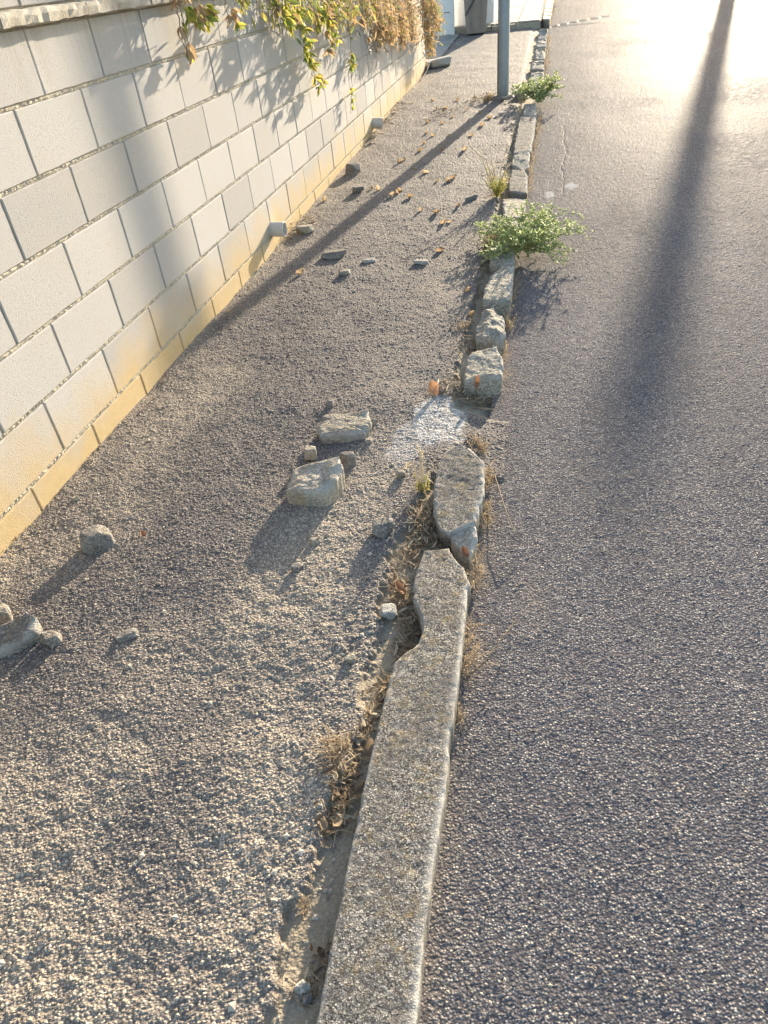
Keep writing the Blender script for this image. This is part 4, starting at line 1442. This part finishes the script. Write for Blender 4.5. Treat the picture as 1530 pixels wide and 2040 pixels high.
# dry weed with tall pale stalks
def stalk_weed(basepx, tips, label, seed, hlow=.12, name='dry_weed', z0=.05, leafm='dry', nb=70, greenish=True):
    r = random.Random(seed)
    base = G(*basepx, z0)
    root = tag(empty(name, base), label, 'weed')
    stm = MB()
    for (tx, ty, dy) in tips:
        # tip: seen at (tx, ty) at distance base.y + dy
        w = ray(tx, ty)
        t = (base.y + dy) / w[1]
        tip = Vector((w[0] * t, w[1] * t, EYE + w[2] * t)) - base
        pts = [tip * t_ + Vector((0, 0, .05 * math.sin(3.14 * t_))) + Vector((r.gauss(0, .006), 0, r.gauss(0, .004))) * (1 if 0 < t_ < 1 else 0) for t_ in (0, .2, .4, .6, .8, 1)]
        stm.tube(pts, [.0048 * (1 - .6 * k / 5) for k in range(6)], 5, .6, False)
        for _ in range(12):
            t_ = r.uniform(.35, 1) * 5
            p = pts[int(t_)].lerp(pts[min(int(t_) + 1, 5)], t_ - int(t_))
            d = Vector((r.uniform(-1, 1), r.uniform(-1, 1), r.uniform(-.2, 1))).normalized()
            leaflet(stm, p, d, r.uniform(.01, .03), .0022, r, .7)
    stm.build('stem', M['straw'], root)
    fo = MB()
    for i in range(nb):
        an = r.uniform(0, 6.28)
        d = Vector((math.cos(an) * .5, math.sin(an) * .5, r.uniform(.5, 1.2))).normalized()
        p = Vector((r.gauss(0, .012), r.gauss(0, .012), 0))
        ln = hlow * r.uniform(.4, 1.1)
        q = p + d * ln
        fo.blade([p, p + d * ln * .5, q], .0016, d.cross(Vector((.3, .2, 1))), r.random(), .3)
        for _ in range(4):
            pp = p.lerp(q, r.uniform(.3, 1))
            dd = Vector((r.uniform(-1, 1), r.uniform(-1, 1), r.uniform(0, 1))).normalized()
            leaflet(fo, pp, dd, hlow * .16 * r.uniform(.6, 1.2), hlow * .028, r, r.random())
    tag(fo.build('foliage', M[leafm], root), kind='stuff')
    return root


M['yellow_green'] = m_leaf('yellow_green_leaf', [(0, (0.30, 0.33, 0.08)), (0.6, (0.45, 0.42, 0.12)), (1, (0.46, 0.33, 0.14))], 0.4)
stalk_weed((990, 392), [(935, 290, .25), (955, 298, .3), (972, 295, .3), (985, 330, .2), (1012, 292, .3), (970, 330, .2), (1022, 320, .2)], 'dry weed with tall pale stalks at the kerb beyond the large green weed', 3,
           .17, leafm='yellow_green', nb=60)
stalk_weed((843, 975), [(828, 886, .05), (836, 900, .06), (812, 934, .02)], 'yellow green sprig with a thin upright stalk beside the rounded kerb slab', 4, .05, name='green_sprig', leafm='yellow_green', nb=40, z0=.045)

# verge grass at the paved walk edge
mbs = tuft([(1025, 47), (1050, 46)], 70, .07, 61, 'green grass sprouting along the near edge of the tiled walk', mkey='weed', wid=.006, z0=.06, name='grass_tuft', spread=.05, cat='grass')

# ------------------------------------------------------------------ climbing plant over the wall
leaf_me = {}


def vleaf(kind, i):
    key = (kind, i)
    if key not in leaf_me:
        r = random.Random(hash((kind == 'vine_dry', i)) & 0xfff)
        V, Fc = [], []
        nu = 6
        bend = r.uniform(-.1, .35) if kind == 'vine_green' else r.uniform(.2, .9)
        fold = r.uniform(.1, .5) if kind == 'vine_green' else r.uniform(.3, 1.2)
        for k in range(nu):
            t = k / (nu - 1)
            w = .21 * math.sin(math.pi * (.05 + .93 * t)) ** .85
            zc = -bend * t * t
            V += [(-w, t, zc + fold * w), (0, t, zc), (w, t, zc + fold * w)]
        for k in range(nu - 1):
            a = 3 * k
            Fc += [(a, a + 1, a + 4, a + 3), (a + 1, a + 2, a + 5, a + 4)]
        me = bpy.data.meshes.new('leaf')
        me.from_pydata(V, [], Fc)
        at = me.attributes.new('tone', 'FLOAT', 'POINT')
        at.data.foreach_set('value', [r.random()] * len(V))
        me.materials.append(M[kind])
        leaf_me[key] = me
    return leaf_me[key]


def place_leaf(root, rloc, p, kind, ln, r, hang=.5):
    o = link('leaf', vleaf(kind, r.randint(0, 5)), None, root)
    d = Vector((r.uniform(-.3, 1), r.uniform(-1, 1), r.uniform(-1, .35) - hang * .5)).normalized()
    q = d.to_track_quat('Y', 'Z')
    o.rotation_euler = (q.to_matrix() @ Matrix.Rotation(r.uniform(-1.2, 1.2), 3, 'Y')).to_euler()
    o.location = p - rloc
    s = ln * r.uniform(.7, 1.2)
    o.scale = (s, s, s)


def vine(paths, label, seed, nleaf, kinds, ln, stems=True, jitter=.04, name='hanging_vine', group=None, rosette=4):
    """paths: lists of (px, py, offset from wall); from the top down"""
    r = random.Random(seed)
    P0 = Wp(*paths[0][0])
    root = tag(empty(name, P0), label, 'vine', group)
    stm = MB()
    cnt = 0
    for pa in paths:
        pts = [Wp(*q) for q in pa]
        if pa[0][1] < 14:
            pts = [Vector((WALL_X - .04, pts[0].y - .02, 1.66)), Vector((WALL_X + .06, pts[0].y, 1.60))] + pts
        fine = []
        for a, b in zip(pts[:-1], pts[1:]):
            for t in (0, .33, .66): fine.append(a.lerp(b, t) + Vector((r.gauss(0, .006), r.gauss(0, .008), 0)))
        fine.append(pts[-1])
        stm.tube([q - P0 for q in fine], [.0036 * (1 - .6 * k / len(fine)) for k in range(len(fine))], 5, .4, False)
        n_ = max(2, int(nleaf / len(paths)))
        k = 0
        while k < n_:
            t = (r.random() ** .8) * (len(fine) - 1)
            p = fine[int(t)].lerp(fine[min(int(t) + 1, len(fine) - 1)], t - int(t))
            kind = kinds[0] if r.random() < kinds[1] else kinds[2]
            c = p + Vector((r.uniform(0, jitter), r.gauss(0, jitter), r.gauss(0, jitter * .6)))
            c.x = max(c.x, WALL_X + .012)
            for _ in range(min(rosette, n_ - k)):
                place_leaf(root, P0, c, kind, ln, r)
                k += 1
    stm.build('stem', M['stem'], root)
    return root


GD = ('vine_green', .85, 'vine_dry')
vine([[(345, 3, 0.043), (352, 25, 0.056), (358, 60, 0.056), (368, 95, 0.050), (376, 122, 0.043)]], 'thin dry trailing vine tip at the left end of the creeper', 1, 16, ('vine_dry', .8, 'vine_green'), .045, jitter=.012, rosette=2)
vine([[(352, 0, 0.068), (372, 22, 0.087), (378, 42, 0.081)], [(380, 0, 0.074), (398, 20, 0.087), (402, 38, 0.074)]], 'leafy green and brown creeper end overhanging the ledge at left', 2, 130, ('vine_green', .75, 'vine_dry'), .05, jitter=.05)
vine([[(448, 0, 0.062), (455, 22, 0.074), (457, 45, 0.068)], [(472, 0, 0.062), (468, 12, 0.074)]], 'short drooping green creeper shoot second from the left', 3, 56, GD, .05, jitter=.03)
vine([[(552, 0, 0.074), (572, 22, 0.093), (578, 45, 0.093), (600, 62, 0.087)], [(545, 0, 0.062), (556, 14, 0.087), (562, 30, 0.087)]], 'green creeper shoot with glossy leaves above the long strand', 4, 92, GD, .058, jitter=.06)
vine([[(590, 0, 0.074), (596, 40, 0.093), (600, 88, 0.093), (608, 115, 0.087), (620, 140, 0.074), (628, 160, 0.062), (642, 168, 0.056)]], 'longest yellow green creeper strand curling up at its tip', 5, 120, GD, .055, jitter=.045)
vine([[(632, 0, 0.087), (645, 25, 0.105), (652, 55, 0.105), (655, 85, 0.093), (648, 106, 0.087)], [(615, 0, 0.074), (625, 30, 0.093), (640, 60, 0.099)]], 'bushy yellow green creeper shoot right of the longest strand', 6, 130, GD, .06, jitter=.07)
vine([[(690, 4, 0.062), (697, 60, 0.056), (699, 105, 0.050), (700, 140, 0.050), (701, 185, 0.050), (699, 226, 0.043)]], 'slender green shoot hanging lowest on the wall', 7, 60, ('vine_green', .97, 'vine_dry'), .048, jitter=.008, rosette=3)
vine([[(700, 0, 0.074), (712, 40, 0.087), (725, 70, 0.074), (736, 105, 0.062)], [(690, 0, 0.074), (700, 35, 0.074), (704, 62, 0.062)]], 'thin drying shoot with dangling brown leaves past the slender green one', 8, 54, ('vine_dry', .7, 'vine_green'), .055, jitter=.06)


def dry_mass(paths, label, seed, n, ln, green=.12, name='dry_creeper'):
    r = random.Random(seed)
    P0 = Wp(*paths[0][0])
    root = tag(empty(name, P0), label, 'vine')
    stm, fo, fg = MB(), MB(), MB()
    for pa in paths:
        pts = [Wp(*q) for q in pa]
        pts = [Vector((WALL_X - .06, pts[0].y - .02, 1.66)), Vector((WALL_X + .07, pts[0].y, 1.63))] + pts
        stm.tube([q - P0 for q in pts], [.004 * (1 - .6 * k / len(pts)) for k in range(len(pts))], 5, .4, False)
        for _ in range(11):
            ex = r.uniform(0, .16)
            j = [q + Vector((r.gauss(0, .02), r.gauss(0, .08), r.gauss(0, .02) - ex * (k_ / len(pts)) ** 2)) - P0 for k_, q in enumerate(pts)]
            stm.tube(j, [.0022 * (1 - .6 * k / len(pts)) for k in range(len(pts))], 4, .4, False)
        for i in range(n // len(paths)):
            t = (r.random() ** .85) * (len(pts) - 1)
            p = pts[int(t)].lerp(pts[min(int(t) + 1, len(pts) - 1)], t - int(t)) + Vector((r.gauss(0, .035), r.gauss(0, .10), r.gauss(0, .045)))
            p.x = max(p.x, WALL_X + .01)
            d = Vector((r.uniform(-.5, .8), r.uniform(-1, 1), r.uniform(-1.3, .3))).normalized()
            mbx = fg if r.random() < green else fo
            l_ = ln * r.uniform(.5, 1.2)
            sdv = d.cross(Vector((r.uniform(-1, 1), r.uniform(-1, 1), r.uniform(-1, 1))))
            if sdv.length < .05: continue
            c = Vector((r.uniform(-1, 1), r.uniform(-1, 1), r.uniform(-1, .2))) * l_ * .3
            mbx.blade([p - P0, p + d * l_ * .5 + c * .4 - P0, p + d * l_ + c - P0], l_ * r.uniform(.05, .17), sdv, r.random(), r.uniform(.1, .9))
    stm.build('stem', M['stem'], root)
    tag(fo.build('dry_foliage', M['vine_dry'], root), kind='stuff')
    if fg.v: tag(fg.build('green_foliage', M['vine_green'], root), kind='stuff')
    return root


dry_mass([[(540, -8, .07), (548, 6, .10), (552, 22, .10)], [(575, -8, .07), (582, 6, .10), (586, 20, .10)], [(610, -8, .08), (616, 10, .12), (620, 30, .12)], [(645, -8, .08), (655, 10, .12), (662, 30, .12)]],
         'leafy yellow green creeper fringe along the ledge in the middle', 30, 620, .055, .78)
dry_mass([[(660, -6, 0.090), (668, 20, 0.120), (672, 42, 0.105)], [(685, -8, 0.105), (690, 15, 0.135), (694, 32, 0.120)], [(720, -6, 0.090), (728, 20, 0.112), (732, 45, 0.105)]],
         'green and brown creeper mass left of the dry curtain', 31, 900, .055, .45)
dry_mass([[(745, -8, 0.090), (752, 25, 0.120), (757, 55, 0.105), (762, 75, 0.075)], [(765, -8, 0.105), (772, 25, 0.135), (776, 58, 0.120), (780, 80, 0.090)], [(790, -8, 0.105), (796, 30, 0.135), (800, 62, 0.120), (806, 84, 0.090)],
          [(812, -8, 0.105), (818, 25, 0.135), (820, 50, 0.120), (824, 80, 0.090)]], 'thick curtain of dry orange brown creeper near the far end of the wall', 32, 3400, .055, .08)
dry_mass([[(838, -8, 0.120), (846, 20, 0.150), (850, 50, 0.150), (852, 85, 0.120)], [(858, -8, 0.188), (866, 20, 0.225), (872, 40, 0.210), (868, 60, 0.188)], [(850, 0, 0.150), (856, 40, 0.180), (858, 80, 0.150), (856, 105, 0.150)]],
         'dry rusty creeper hanging off the far end of the wall', 33, 2200, .055, .15)
